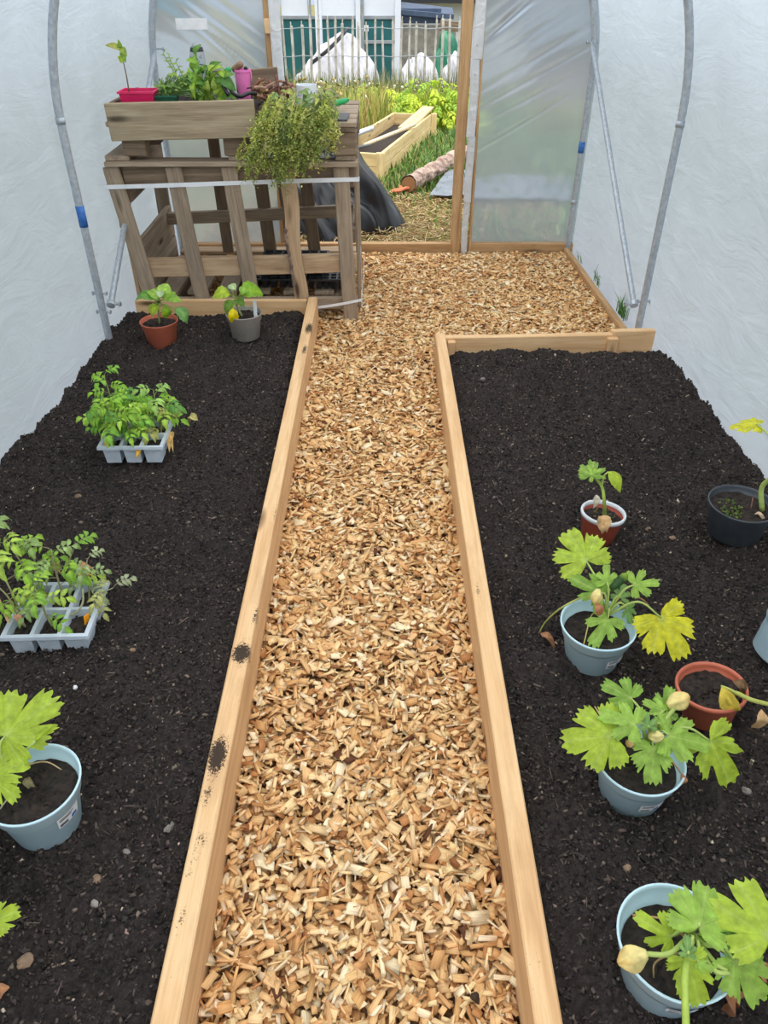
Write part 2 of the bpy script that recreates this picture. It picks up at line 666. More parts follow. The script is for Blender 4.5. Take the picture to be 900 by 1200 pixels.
def pick_cols(n, pal, weights, var=0.12):
    p = np.array([lin(c) for c in pal])
    w = np.array(weights, float)
    c = p[RNG.choice(len(pal), n, p=w / w.sum())]
    return np.clip(c * RNG.uniform(1 - var, 1 + var, (n, 1)) * RNG.uniform(1 - var * .3, 1 + var * .3, (n, 3)), 0, 1)


# ------------------------------------------------------------------ plants
def shade_of(c, k):
    return tuple(min(1, x * k) for x in c)


def mixl(a, b, t):
    return tuple(x * (1 - t) + y * t for x, y in zip(a, b))


def lobed_leaf(mb, base, tip, wf, normal, col, vein, cup=0.12, ripple=0.05, seed=0, sinus=0.55, edge=None):
    """courgette leaf: five toothed lobes round the point where the stalk joins; base, tip in metres"""
    rd = random.Random(seed)
    base, tip = V(base), V(tip)
    ax, sd, nm = frame_of(tip - base, V(normal))
    L = (tip - base).length
    D = math.radians
    lob = [(0, 1.0), (D(47), 0.92 * wf), (D(-47), 0.92 * wf), (D(97), 0.74 * wf), (D(-97), 0.74 * wf)]
    lob = [(a + rd.uniform(-.07, .07), l * rd.uniform(.9, 1.08)) for a, l in lob]
    cuts = [((lob[i][0] + lob[j][0]) / 2, rd.uniform(.75, 1.1)) for i, j in ((0, 1), (0, 2), (1, 3), (2, 4))]
    sw = D(3.6 + 5 * max(0, sinus - .5) / .1)
    n, rings = 200, [0.0, 0.2, 0.42, 0.64, 0.82, 1.0]
    ph = rd.uniform(0, 6)
    vs, cc, fs = [base], [vein], []
    for i in range(n):
        a = -PI + 2 * PI * (i + 0.5) / n
        best, vn = 0, 9
        for la, ll in lob:
            d = abs(a - la)
            vn = min(vn, d)
            best = max(best, ll * (1 - .13 * min(2, d / D(26)) ** 2))
        for ca, cd in cuts:
            best *= 1 - sinus * cd * math.exp(-((a - ca) / sw) ** 2)
        saw = abs((i % 5) / 2.5 - 1)
        r = best * (1.04 - 0.12 * saw + 0.05 * rd.random())
        if i % 10 >= 8:
            r *= 0.94
        notch = max(0, min(1, (D(152) - abs(a)) / D(34)))
        r *= 0.06 + 0.94 * notch ** 0.8
        v_ = max(0, 1 - vn / 0.085)
        for k, t in enumerate(rings[1:]):
            q = r * t
            z = -cup * q * q * L * 1.3 + ripple * L * math.sin(5 * a + ph) * t * t + 0.02 * L * math.sin(11 * a + ph * 2) * t * t - 0.02 * L * v_ * (1 - t)
            z += rd.uniform(-.012, .012) * L * t
            p = base + ax * (q * math.cos(a) * L) + sd * (q * math.sin(a) * L) + nm * z
            vs.append(p)
            c = mixl(col, vein, 0.7 * v_ * (1 - 0.45 * t))
            if edge is not None and k == 4:
                c = mixl(c, edge, 0.6)
            cc.append(c)
    m = len(rings) - 1
    for i in range(n):
        j = (i + 1) % n
        fs.append((0, 1 + i * m, 1 + j * m))
        for k in range(m - 1):
            fs.append((1 + i * m + k, 1 + i * m + k + 1, 1 + j * m + k + 1, 1 + j * m + k))
    mb.add(vs, fs, col=cc)


def oval_leaf(mb, base, tip, w, normal, col, curl=0.15, fold=0.15, tooth=0.0, wave=0.0, seg=8, col2=None):
    """smooth or lightly lobed leaf; w is the full width"""
    base, tip = V(base), V(tip)
    ax, sd, nm = frame_of(tip - base, V(normal))
    L = (tip - base).length
    vs, cc, fs = [], [], []
    ph = random.uniform(0, 6)
    for k in range(seg + 1):
        t = k / seg
        h = w / 2 * math.sin(PI * min(1, t ** 0.8 * 0.985 + 0.012)) ** 0.85
        if tooth and k % 2:
            h *= 1 - tooth
        z = curl * L * (math.sin(PI * t) * 0.6 - t * t)
        for y in (-1, -0.5, 0, 0.5, 1):
            yy = y * h
            zz = z + fold * abs(yy) + wave * w * math.sin(t * 9 + ph + y)
            vs.append(base + ax * (t * L) + sd * yy + nm * zz)
            c = col if col2 is None else mixl(col, col2, t)
            cc.append(mixl(c, (min(1, c[0] * 1.5 + .02), min(1, c[1] * 1.4 + .02), c[2]), 0.5 if y == 0 else 0))
    for k in range(seg):
        for i in range(4):
            a = k * 5 + i
            fs.append((a, a + 1, a + 6, a + 5))
    mb.add(vs, fs, col=cc)


def compound_leaf(mb, base, d, L, normal, col, rd, droop=0.5, stem=None):
    """tomato leaf: leaflets in pairs along a drooping midrib"""
    d = d.normalized()
    pts = []
    for k in range(7):
        t = k / 6
        pts.append(base + d * (L * t) - V((0, 0, 1)) * (droop * L * t * t))
    tube(mb, pts, [L * .018 * (1 - .7 * k / 6) for k in range(7)], 5, col=stem or col)
    for t, s in ((0.35, .3), (0.58, .42), (0.8, .4)):
        k = int(t * 6)
        p = pts[k].lerp(pts[k + 1], t * 6 - k)
        ax = (pts[k + 1] - pts[k]).normalized()
        _, sd, nm = frame_of(ax, V(normal))
        for q in (-1, 1):
            dd = (sd * q + ax * 0.55 + V((0, 0, rd.uniform(-.5, .05)))).normalized()
            l = L * s * rd.uniform(.8, 1.15)
            oval_leaf(mb, p, p + dd * l, l * .5, nm + V((rd.uniform(-.3, .3), rd.uniform(-.3, .3), 0)), shade_of(col, rd.uniform(.8, 1.2)), 0.3, .2, .22, .03, 7)
    l = L * .48
    ax = (pts[-1] - pts[-2]).normalized()
    oval_leaf(mb, pts[-1], pts[-1] + (ax + V((0, 0, -.2))).normalized() * l, l * .55, V(normal), col, .3, .2, .22, .03, 7)


UPV = V((0, 0, 1))


def face_cam(p, k=0.5):
    """leaf faces the sky and leans towards the light at the near end"""
    return (UPV + V((-p.x * .25, -0.55, 0)) * k * 2).normalized()


G_LIME = lin((178, 202, 66))
G_YEL = lin((222, 218, 52))
G_MID = lin((138, 176, 72))
G_FRESH = lin((160, 196, 84))
G_BLUE = lin((126, 166, 92))
G_DARK = lin((70, 112, 50))
G_VEIN = lin((206, 222, 130))
G_STALK = lin((176, 196, 108))
BROWN = lin((176, 126, 92))
TAN = lin((214, 176, 130))
CREAM = lin((240, 224, 150))


def pot_profile(R, h, rb, band=0.0, lip=0.003, thick=0.0025, soilz=0.6):
    p = [(rb - .004, 0), (rb, 0.003)]
    if band:
        p += [(rb + (R - rb) * (1 - band) * 0.96 - .003, h * (1 - band)), (rb + (R - rb) * (1 - band) + .001, h * (1 - band) + .004)]
    p += [(R - lip * .6, h - .008), (R, h - .006), (R + .0008, h - .001), (R - .001, h), (R - thick * 1.4, h - .001), (R - thick * 2, h - .008)]
    zi = h * (soilz - 0.06)
    p += [(rb + (R - rb) * (soilz - .06) - thick, zi)]
    return p


def make_pot(root, c, R, h, rb, mat, band=0.3, soilz=0.72, ax=UPV, name='pot', rim=None, soilmat=None):
    mb = MB()
    lathe(mb, pot_profile(R, h, rb, band, soilz=soilz), c, 48, ax)
    po = mb.build(name, mat, root, smooth=False)
    for f in po.data.polygons:
        f.use_smooth = len(f.vertices) == 4
    if rim:
        m2 = MB()
        rp = [(R - .004, h - .012), (R + .0015, h - .011), (R + .003, h - .004), (R + .002, h + .001), (R - .003, h + .0015), (R - .0055, h - .004), (rb + (R - rb) * soilz - .001, h * soilz)]
        lathe(m2, rp, c, 48, ax, close=False)
        m2.build('rim', rim, root, smooth=True)
    # compost: rough disc
    rs = rb + (R - rb) * soilz - .0045
    m3 = MB()
    n, rr = 40, 9
    _, s, u = frame_of(ax, V((0, 1, 0)))
    vs, fs = [V(c) + ax * (h * soilz)], []
    for k in range(1, rr + 1):
        for i in range(n):
            a = 2 * PI * i / n
            z = h * soilz + random.uniform(-.003, .003) + (.003 * math.sin(a * 3) if k < rr else 0)
            q = rs * k / rr
            vs.append(V(c) + s * (q * math.cos(a)) + u * (q * math.sin(a)) + ax * z)
    for i in range(n):
        j = (i + 1) % n
        fs.append((0, 1 + i, 1 + j))
        for k in range(rr - 1):
            fs.append((1 + k * n + i, 1 + (k + 1) * n + i, 1 + (k + 1) * n + j, 1 + k * n + j))
    m3.add(vs, fs)
    for _ in range(60):
        a, q = random.uniform(0, 6.3), rs * math.sqrt(random.random()) * .92
        blob(m3, V(c) + s * (q * math.cos(a)) + u * (q * math.sin(a)) + ax * (h * soilz), random.uniform(.0015, .004), None, 5, 3, .4)
    m3.build('compost', soilmat or POTSOIL, root)
    return po


def sticker(po, c, R, h, rb, ang, z0, z1, width, ax=UPV, marks=True):
    """curved paper label on the pot's side, print and blue mark on it"""
    def patch(a0, a1, za, zb, off, n=10):
        m = MB()
        vs = []
        _, s, u = frame_of(ax, V((0, 1, 0)))
        for k in range(n + 1):
            a = a0 + (a1 - a0) * k / n
            for z in (za, zb):
                r = rb + (R - rb) * z / h + off
                vs.append(V(c) + ax * z + (s * math.cos(a) + u * math.sin(a)) * r)
        m.add(vs, [(2 * k, 2 * k + 2, 2 * k + 3, 2 * k + 1) for k in range(n)])
        return m
    w = width / R
    st = patch(ang - w / 2, ang + w / 2, z0, z1, .0012).build('sticker', PAPER, po, smooth=True)
    # no third level below a sub-part: print is joined into its own sub-part of the pot
    if marks:
        d = (z1 - z0)
        m = MB()
        sgn = 1
        for k in range(12):
            a = ang - w * .42 + w * .35 * k / 12
            q = patch(a, a + w * .018, z0 + d * .12, z0 + d * .36, .0018, 1)
            m.add(q.v, q.f)
        q = patch(ang - w * .42, ang + w * .1, z0 + d * .62, z0 + d * .7, .0018, 4)
        m.add(q.v, q.f)
        q = patch(ang - w * .42, ang + w * .2, z0 + d * .78, z0 + d * .84, .0018, 4)
        m.add(q.v, q.f)
        m.build('print', INK, po)
        q = patch(ang + w * .1, ang + w * .36, z0 + d * .12, z0 + d * .36, .0018, 3)
        q.build('blue_mark', BLUEINK, po)


def stalk_part(name, root, pts, r0, r1, col, mat=None, parent=None):
    mb = MB()
    p = smooth_path(pts, 5) if len(pts) > 2 else [V(pts[0]).lerp(V(pts[1]), k / 4) for k in range(5)]
    n = len(p)
    tube(mb, p, [r0 + (r1 - r0) * k / (n - 1) for k in range(n)], 7, col=col)
    return mb.build(name, mat or STALK, parent or root, smooth=True)


def courgette_leaf(root, crown, b, t, wf, col, zb, zt, edge=None, arch=0.03, sinus=0.55, seed=0, nk=0.5, cup=0.12, r=0.0035):
    """b, t: seen foot and tip of the blade; zb, zt their heights"""
    B, T = at(*b, z=zb), at(*t, z=zt)
    mb = MB()
    lobed_leaf(mb, B, T, wf * .95, face_cam(B, nk), col, mixl(col, G_VEIN, .6), cup=cup, seed=seed, sinus=sinus, edge=edge)
    lf = mb.build('leaf', LEAF, root, smooth=True)
    mid = (crown + B) / 2 + V((0, 0, arch))
    stalk_part('leaf_stalk', root, [crown, mid, B], r, r * .6, G_STALK, parent=lf)
    return lf


def flower_head(root, c, r, d, name='flower', cols=None):
    """closed courgette flower: furled cream petals"""
    mb = MB()
    ax, s, u = frame_of(V(d), UPV)
    c = V(c)
    cols = cols or (CREAM, lin((226, 176, 96)))
    n, m = 15, 7
    vs, cc, fs = [], [], []
    for k in range(m + 1):
        t = k / m
        rr = r * .95 * (math.sin(PI * (0.10 + .84 * t ** 1.2)) ** .9)
        for i in range(n):
            a = 2 * PI * i / n + t * .5
            q = rr * (1 + .26 * (i % 3 - 1))
            vs.append(c + ax * (r * 2.7 * (t - .5)) + s * (q * math.cos(a)) + u * (q * math.sin(a)))
            cc.append(mixl(cols[0], cols[1], max(0, t - .35) * (1 if i % 3 else .4)))
    for k in range(m):
        for i in range(n):
            j = (i + 1) % n
            fs.append((k * n + i, k * n + j, (k + 1) * n + j, (k + 1) * n + i))
    fs.append(tuple(reversed(range(n))))
    fs.append(tuple(range(m * n, m * n + n)))
    mb.add(vs, fs, col=cc)
    return mb.build(name, DRYLEAF, root, smooth=True)


def dead_leaf(root, c, t, w, col, name='withered_leaf', normal=None):
    mb = MB()
    c, t = V(c), V(t)
    oval_leaf(mb, c, t, w, normal or (UPV + V((.2, -.4, 0))), col, .35, .5, .08, .12, 10, shade_of(col, .75))
    oval_leaf(mb, c + (t - c) * .1, t + V((w * .3, .004, .003)), w * .55, normal or UPV, shade_of(col, .85), .5, -.4, .08, .15, 8)
    return mb.build(name, DRYLEAF, root, smooth=True)


# ------------------------------------------------------------------ the tunnel
TY0, TY1 = -2.2, 4.95                  # open near end, end wall


def wx(Y, side):
    """where the side sheet stands at floor level"""
    if side < 0:
        return -1.275 - max(0, 3.3 - Y) * .052 - max(0, Y - 3.3) * .008
    return 1.262 + max(0, 3.3 - Y) * .042 - max(0, Y - 3.5) * .038


def hoop_pts(xl, yl, xr, yr, z0=.97, n=26):
    r = (xr - xl) / 2
    cx, cy = (xl + xr) / 2, (yl + yr) / 2
    out = [V((xl, yl, -.05)), V((xl, yl, .3)), V((xl, yl, .65))]
    for k in range(n + 1):
        a = PI - PI * k / n
        out.append(V((cx + r * math.cos(a), cy + (yr - yl) / 2 * math.cos(a), z0 + r * math.sin(a))))
    return out + [V((xr, yr, .65)), V((xr, yr, .3)), V((xr, yr, -.05))]


def film_section(Y, u):
    """u 0..1 from the left foot over the roof to the right foot"""
    l, r = wx(Y, -1), wx(Y, 1)
    R = (r - l) / 2
    cx = (l + r) / 2
    zs = 0.98
    per = 2 * (zs + .1) + PI * R
    s = u * per
    if s < zs + .1:
        return V((l, Y, s - .1))
    if s > per - zs - .1:
        return V((r, Y, per - s - .1))
    a = PI - (s - zs - .1) / R
    return V((cx + R * math.cos(a), Y, zs + R * math.sin(a)))


def film_strip(name, u0, u1, nu, mat):
    mb = MB()
    ny = 70
    for k in range(ny + 1):
        Y = TY0 + (TY1 - TY0) * k / ny
        for i in range(nu + 1):
            p = film_section(Y, u0 + (u1 - u0) * i / nu)
            mb.v.append(tuple(p))
            mb.c.append((0, 0, 0)); mb.g.append((0, 0, 0)); mb.s.append(0)
    for k in range(ny):
        for i in range(nu):
            a = k * (nu + 1) + i
            mb.f.append((a, a + 1, a + nu + 2, a + nu + 1))
    return tag(mb.build(name, mat, smooth=True), kind='structure')


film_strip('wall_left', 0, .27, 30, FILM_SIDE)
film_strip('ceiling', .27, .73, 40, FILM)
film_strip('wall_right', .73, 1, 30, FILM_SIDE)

END_Y = 4.93


def end_sheet(name, x0, x1, ztop, creases, side):
    """end sheet fixed to the door post: fan of pulled creases, real relief"""
    nx, nz = 110, 170
    xs = np.linspace(x0, x1, nx)
    zs = np.linspace(-.04, ztop, nz)
    X, Z = np.meshgrid(xs, zs)
    l, r = wx(END_Y, -1), wx(END_Y, 1)
    R, cx = (r - l) / 2, (l + r) / 2
    # keep inside the hoop
    lim = np.where(Z < .98, R, np.sqrt(np.maximum(0, R * R - (Z - .98) ** 2)))
    X = np.clip(X, cx - lim, cx + lim)
    D = np.zeros_like(X)
    for (ax_, az_, bx_, bz_, amp, wid) in creases:
        dx, dz = bx_ - ax_, bz_ - az_
        ln = math.hypot(dx, dz)
        t = ((X - ax_) * dx + (Z - az_) * dz) / ln / ln
        dist = ((X - ax_) * -dz + (Z - az_) * dx) / ln
        env = np.clip(1 - np.abs(t - .45) / .6, 0, 1) ** .6
        D += amp * np.exp(-(dist / wid) ** 2) * env
    D += .004 * fbm(X * 5, Z * 3, 4, seed=5)
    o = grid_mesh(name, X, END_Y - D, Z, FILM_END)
    return tag(o, kind='structure')


rc = []
for k in range(10):
    z = .72 + k * .085
    rc.append((.56, z, .56 + .62, z + .30 + .02 * k, random.uniform(.006, .016), random.uniform(.009, .02)))
rc += [(.56, .58, 1.05, .86, .014, .008), (.56, 1.13, .86, 1.38, .03, .02), (.56, 1.02, 1.0, 1.27, .018, .010)]
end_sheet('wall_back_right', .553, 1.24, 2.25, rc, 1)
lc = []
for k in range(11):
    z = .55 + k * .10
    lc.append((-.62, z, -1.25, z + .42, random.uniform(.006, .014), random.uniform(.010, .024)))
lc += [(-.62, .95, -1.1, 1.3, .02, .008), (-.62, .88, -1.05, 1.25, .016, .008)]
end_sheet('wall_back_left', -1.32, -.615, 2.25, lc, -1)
# sheet over the doorway
MBt = MB()
MBt.add([V((-.64, END_Y, 1.98)), V((.58, END_Y, 1.98)), V((.58, END_Y, 2.12)), V((.1, END_Y, 2.24)), V((-.2, END_Y, 2.24)), V((-.64, END_Y, 2.12))], [(0, 1, 2, 3, 4, 5)])
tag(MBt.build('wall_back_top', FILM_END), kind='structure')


# hoops
def hoop(label, pts, tape, coll, bolts):
    root = thing('tunnel_hoop', label, 'hoop', pts[0])
    mb = MB()
    tube(mb, smooth_path(pts, 3), .0165, 14)
    mb.build('tube', STEEL, root, smooth=True)
    for (p, q) in tape:
        m = MB()
        tube(m, [p, p.lerp(q, .5), q], .0178, 14)
        m.build('tape_band', TAPE, root, smooth=True)
    for p, d in coll:
        m = MB()
        tube(m, [p - d * .012, p + d * .012], .0185, 14)
        m.build('joint_collar', STEEL, root, smooth=True)
    for p, d in bolts:
        m = MB()
        tube(m, [p - d * .03, p + d * .035], .0045, 8)
        tube(m, [p + d * .026, p + d * .035], .009, 6)
        tube(m, [p - d * .03, p - d * .023], .009, 6)
        m.build('bolt', STEEL, root)


hL = V((-1.245, 3.3, 0)); hR = V((1.232, 3.5, 0))
X1 = V((1, 0, 0))
hoop('wide galvanised steel hoop standing at the bed ends, blue tape on one leg', hoop_pts(hL.x, hL.y, hR.x, hR.y),
     [(hL + V((0, 0, .60)), hL + V((0, 0, .685)))], [(hL + V((0, 0, 1.0)), UPV), (hR + V((0, 0, .955)), UPV)],
     [(hL + V((0, 0, .23)), X1), (hL + V((0, 0, .315)), X1), (hR + V((0, 0, .20)), X1)])
eL = V((-1.255, 4.88, 0)); eR = V((1.168, 4.88, 0))
hoop('galvanised steel hoop against the end sheet, clamped to both diagonal braces', hoop_pts(eL.x, eL.y, eR.x, eR.y),
     [(eR + V((0, 0, .575)), eR + V((0, 0, .635)))], [(eR + V((0, 0, .30)), UPV)],
     [(V((1.145, 4.88, 1.13)), X1), (V((-1.225, 4.88, 1.10)), X1)])


def brace(label, a, b, bolt_d):
    root = thing('diagonal_brace', label, 'brace', a)
    mb = MB()
    d = (b - a).normalized()
    tube(mb, [a, a + d * .03, b - d * .05, b], [.012, .0135, .0135, .006], 12)
    mb.build('tube', STEEL, root, smooth=True)
    m = MB()
    tube(m, [a - d * .01, a + d * .012], .02, 10)
    tube(m, [a + bolt_d * -.02, a + bolt_d * .045], .006, 8)
    tube(m, [a + bolt_d * .036, a + bolt_d * .045], .011, 6)
    m.build('clamp', STEEL, root)


brace('diagonal steel brace rising beside the pallet bench to the end hoop', V((-1.228, 3.37, .24)), V((-1.235, 4.86, 1.09)), X1)
brace('diagonal steel brace by the clear end sheet, clamped low beside grass', V((1.212, 3.57, .16)), V((1.14, 4.86, 1.13)), -X1)

# ------------------------------------------------------------------ door frame, sill
root = thing('door_post', 'brown timber door post with film-wrapped batten beside the large end sheet', 'door post', (.46, 4.9, 0))
board_part('post', POSTW, root, (.461, 4.91, -.05), (.461, 4.91, 2.0), .056, .09, up=V((0, 1, 0)), seg=14)
for z0, z1, x, w in ((0, .30, .513, .036), (.30, .66, .517, .044), (.66, 1.05, .514, .05), (1.05, 1.98, .522, .058)):
    mb = MB()
    board(mb, (x, 4.853, z0), (x, 4.853, z1 + .01), w, .024, up=V((0, 1, 0)), seg=8, jit=.003, bev=.008)
    mb.build('wrapped_batten', WRAP, root, smooth=False)
board_part('edge_strip', POSTW, root, (.549, 4.885, -.03), (.549, 4.885, 1.99), .014, .06, up=V((0, 1, 0)))
mb = MB()
for z in (.24, .52, .98, 1.12):
    tube(mb, [V((.515, 4.842, z)), V((.515, 4.836, z))], .004, 6)
mb.build('nail_heads', STEEL, root)
root = thing('door_post', 'slim door post wrapped in white film behind the pallet bench', 'door post', (-.58, 4.9, 0))
board_part('post', POSTW, root, (-.618, 4.93, -.05), (-.618, 4.93, 2.0), .034, .06, up=V((0, 1, 0)), seg=12)
board_part('wrapped_batten', WRAP, root, (-.568, 4.89, 0), (-.568, 4.89, 2.0), .058, .04, up=V((0, 1, 0)), seg=12, jit=.004, bev=.008)
board_part('timber_offcut', PINE, root, (-.612, 4.885, 1.17), (-.612, 4.885, 1.24), .035, .02, up=V((0, 1, 0)))
tag(board_part('lintel', POSTW, None, (-.65, 4.92, 2.0), (.58, 4.92, 2.0), .06, .06), 'timber lintel joining the two door posts', 'lintel')
mb = MB(); board(mb, (-1.26, 4.9, .012), (1.2, 4.9, .012), .05, .075, seg=20)
tag(mb.build('door_sill', POSTW), 'long low timber sill board across the doorway and end sheet', 'sill')

# floor under the chips, outside ground
mb = MB()
mb.add([V((-1.5, -2.2, -.035)), V((1.5, -2.2, -.035)), V((1.5, 4.93, -.035)), V((-1.5, 4.93, -.035))], [(0, 1, 2, 3)])
tag(mb.build('floor', CHIPBASE), kind='structure')


def gz(Y):
    t = np.clip((np.asarray(Y, float) - 8.2) / 4.5, 0, 1)
    return -0.06 * 0 - 0.55 * t * t * (3 - 2 * t)


xs = np.concatenate([np.linspace(-30, -4, 14), np.linspace(-3.5, 3.5, 90), np.linspace(4, 30, 14)])
ys = np.concatenate([np.linspace(-20, 3, 20), np.linspace(3.3, 14, 140), np.linspace(15, 45, 20)])
X, Y = np.meshgrid(xs, ys)
Z = gz(Y) - .055 + .03 * fbm(X * 2.2, Y * 2.2, 5, seed=3) + .03 * np.clip((Y - 4.95) / .4, 0, 1) - .03
tag(grid_mesh('ground_outside', X, Y, Z, GROUND), kind='structure')


# ------------------------------------------------------------------ soil beds
def soil_patch(name, label, x0, x1, y0, y1, seed, edges):
    nx, ny = int((x1 - x0) / .006), int((y1 - y0) / .006)
    U, Y = np.meshgrid(np.linspace(0, 1, nx), np.linspace(y0, y1, ny))
    wl = np.array([wx(y, -1 if x0 < 0 else 1) for y in Y[:, 0]])[:, None]
    X = (wl + .004) * (1 - U) + x1 * U if x0 < 0 else x0 * (1 - U) + (wl - .004) * U
    Z = .082 + .035 * fbm(X * 3, Y * 3, 3, seed=seed) + .028 * fbm(X * 12, Y * 12, 3, seed=seed + 1) + .022 * np.abs(fbm(X * 45, Y * 45, 3, seed=seed + 2))
    fine = fbm(X * 130, Y * 130, 2, seed=seed + 3)
    Z += .010 * fine
    Z += edges(X, Y)
    o = grid_mesh(name, X, Y, Z, SOIL, smooth=True)
    tag(o, label, 'soil', kind='stuff')
    return X, Y, Z


eL_ = lambda X, Y: -.03 * np.clip(1 - (-.38 - X) / .05, 0, 1) * np.clip((Y - 1.5) / 2, 0, 1) - .02 * np.clip((Y - 3.5) / .2, 0, 1)
eR_ = lambda X, Y: -.025 * np.clip((Y - 3.0) / .2, 0, 1) - .012 * np.clip(1 - (X - .295) / .05, 0, 1)
SL = soil_patch('bed_soil', 'dark crumbly compost filling the bed of seedling trays', -1.50, -.368, .05, 3.715, 21, eL_)
SR = soil_patch('bed_soil', 'dark crumbly compost filling the bed of courgette pots', .284, 1.46, .05, 3.235, 41, eR_)


def sz(x, y):
    """height of the soil at a place"""
    X, Y, Z = SL if x < 0 else SR
    j = min(max(int((y - Y[0, 0]) / (Y[1, 0] - Y[0, 0])), 0), X.shape[0] - 1)
    i = min(max(int((x - X[j, 0]) / (X[j, 1] - X[j, 0])), 0), X.shape[1] - 1)
    return float(Z[max(0, j - 2):j + 3, max(0, i - 2):i + 3].mean())


def crumbs(name, label, G, n, x0, x1, y0, y1, seed):
    X, Y, Z = G
    x, y = RNG.uniform(x0, x1, n), RNG.uniform(y0, y1, n) ** 1.0
    j = np.clip(((y - Y[0, 0]) / (Y[1, 0] - Y[0, 0])).astype(int), 0, X.shape[0] - 1)
    i = ((x - X[j, 0]) / (X[j, 1] - X[j, 0])).astype(int)
    k = (i > 1) & (i < X.shape[1] - 1)
    x, y, i, j = x[k], y[k], i[k], j[k]
    n = len(x)
    z = Z[j, i]
    s = np.minimum(.0022 * np.exp(RNG.normal(0, .5, n)) + .001, .0062)
    S = np.stack([s * RNG.uniform(.8, 2.2, n), s * RNG.uniform(.7, 1.2, n), s * RNG.uniform(.6, 1.1, n)], 1)
    fib = RNG.random(n) < .10
    S[fib] *= np.array([3.0, .55, .5])
    A = np.stack([RNG.uniform(-.5, .5, n), RNG.uniform(-.4, .4, n), RNG.uniform(0, 6.3, n)], 1)
    c = pick_cols(n, [(42, 37, 36), (66, 59, 56), (92, 81, 74), (120, 106, 96), (150, 132, 116), (200, 184, 160)], [9, 11, 4, .9, .2, .08], .2)
    o = scatter_boxes(name, np.stack([x, y, z + S[:, 2] * .25], 1), S, A, c, CRUMB, .3)
    tag(o, label, 'soil crumbs', kind='stuff')


crumbs('soil_crumbs', 'loose crumbs, fibres and grit over the seedling tray bed', SL, 60000, -1.45, -.385, .1, 3.68, 1)
crumbs('soil_crumbs', 'loose crumbs, fibres and grit over the courgette pot bed', SR, 60000, .305, 1.42, .1, 3.2, 2)

# ------------------------------------------------------------------ timber edging
SPOTS = [(at(283, 765, z=.13), .035, .05), (at(255, 885, z=.13), .03, .07), (at(236, 985, z=.13), .02, .05), (at(222, 1020, z=.13), .02, .04), (at(243, 930, z=.13), .02, .06), (at(362, 385, z=.13), .03, .10),
         (at(357, 410, z=.13), .02, .10), (at(300, 720, z=.13), .015, .07), (at(212, 1075, z=.13), .015, .05), (at(322, 600, z=.13), .008, .12), (at(560, 690, z=.13), .012, .05), (at(635, 1085, z=.13), .006, .02)]


def soil_mask(p, top):
    if not top:
        return 0.0
    v = 0
    for k, (c, a, b) in enumerate(SPOTS):
        v = max(v, (.72, .72, .50, .46, .50, .62, .58, .5, .46, .5, .5, .6)[k] * math.exp(-(((p.x - c.x) / a) ** 2 + ((p.y - c.y) / b) ** 2)))
    if True:
        v = max(v, .235 + .05 * math.sin(p.y * 7 + p.x * 40) + .03 * math.sin(p.y * 23))
    e = .30 * math.exp(-((abs(p.x) - .38) / .012) ** 2) if p.x < 0 else .2 * math.exp(-((p.x - .3) / .012) ** 2)
    return max(v, e)


def edging(label, p0, p1, w, h, top=.13, mat=None, soil=None, seg=8):
    mb = MB()
    c0, c1 = V((p0[0], p0[1], top - h / 2)), V((p1[0], p1[1], top - h / 2))
    board(mb, c0, c1, w, h, seg=seg, bev=.003, soil=soil)
    return tag(mb.build('edging_board', mat or PINE, loc=(p0[0], p0[1], 0)), label, 'edging board')


edging('long soil-smeared pine board between chip path and seedling tray bed', (-.355, -.3), (-.347, 3.745), .046, .165, mat=PINE_D, soil=soil_mask, seg=160)
edging('long pine board between chip path and courgette pot bed', (.271, -.3), (.262, 3.30), .046, .165, mat=PINE_D, soil=soil_mask, seg=140)
edging('short pine board behind the two small pots under the pallet bench', (-1.235, 3.735), (-.377, 3.735), .03, .15, top=.122)
edging('pine board closing the courgette bed towards the doorway', (.285, 3.262), (1.045, 3.295), .036, .14, top=.128)
edging('short pine end piece of the courgette bed meeting the hoop', (1.045, 3.305), (1.245, 3.32), .034, .15, top=.138)
root = edging('low timber strip holding the chips back from the grass tufts', (1.155, 4.86), (1.205, 3.36), .03, .075, top=.03, mat=POSTW)
for lab, x, y, w in (('small pine corner stake inside the courgette bed beside the path', .312, 3.232, .034), ('small pine joint block on the closing board of the courgette bed', 1.045, 3.268, .05)):
    mb = MB(); board(mb, (x, y, -.02), (x, y, .118), w, .03, up=V((0, 1, 0)), seg=3)
    tag(mb.build('timber_block', PINE, loc=(x, y, 0)), lab, 'wooden block')

# ------------------------------------------------------------------ wood chips


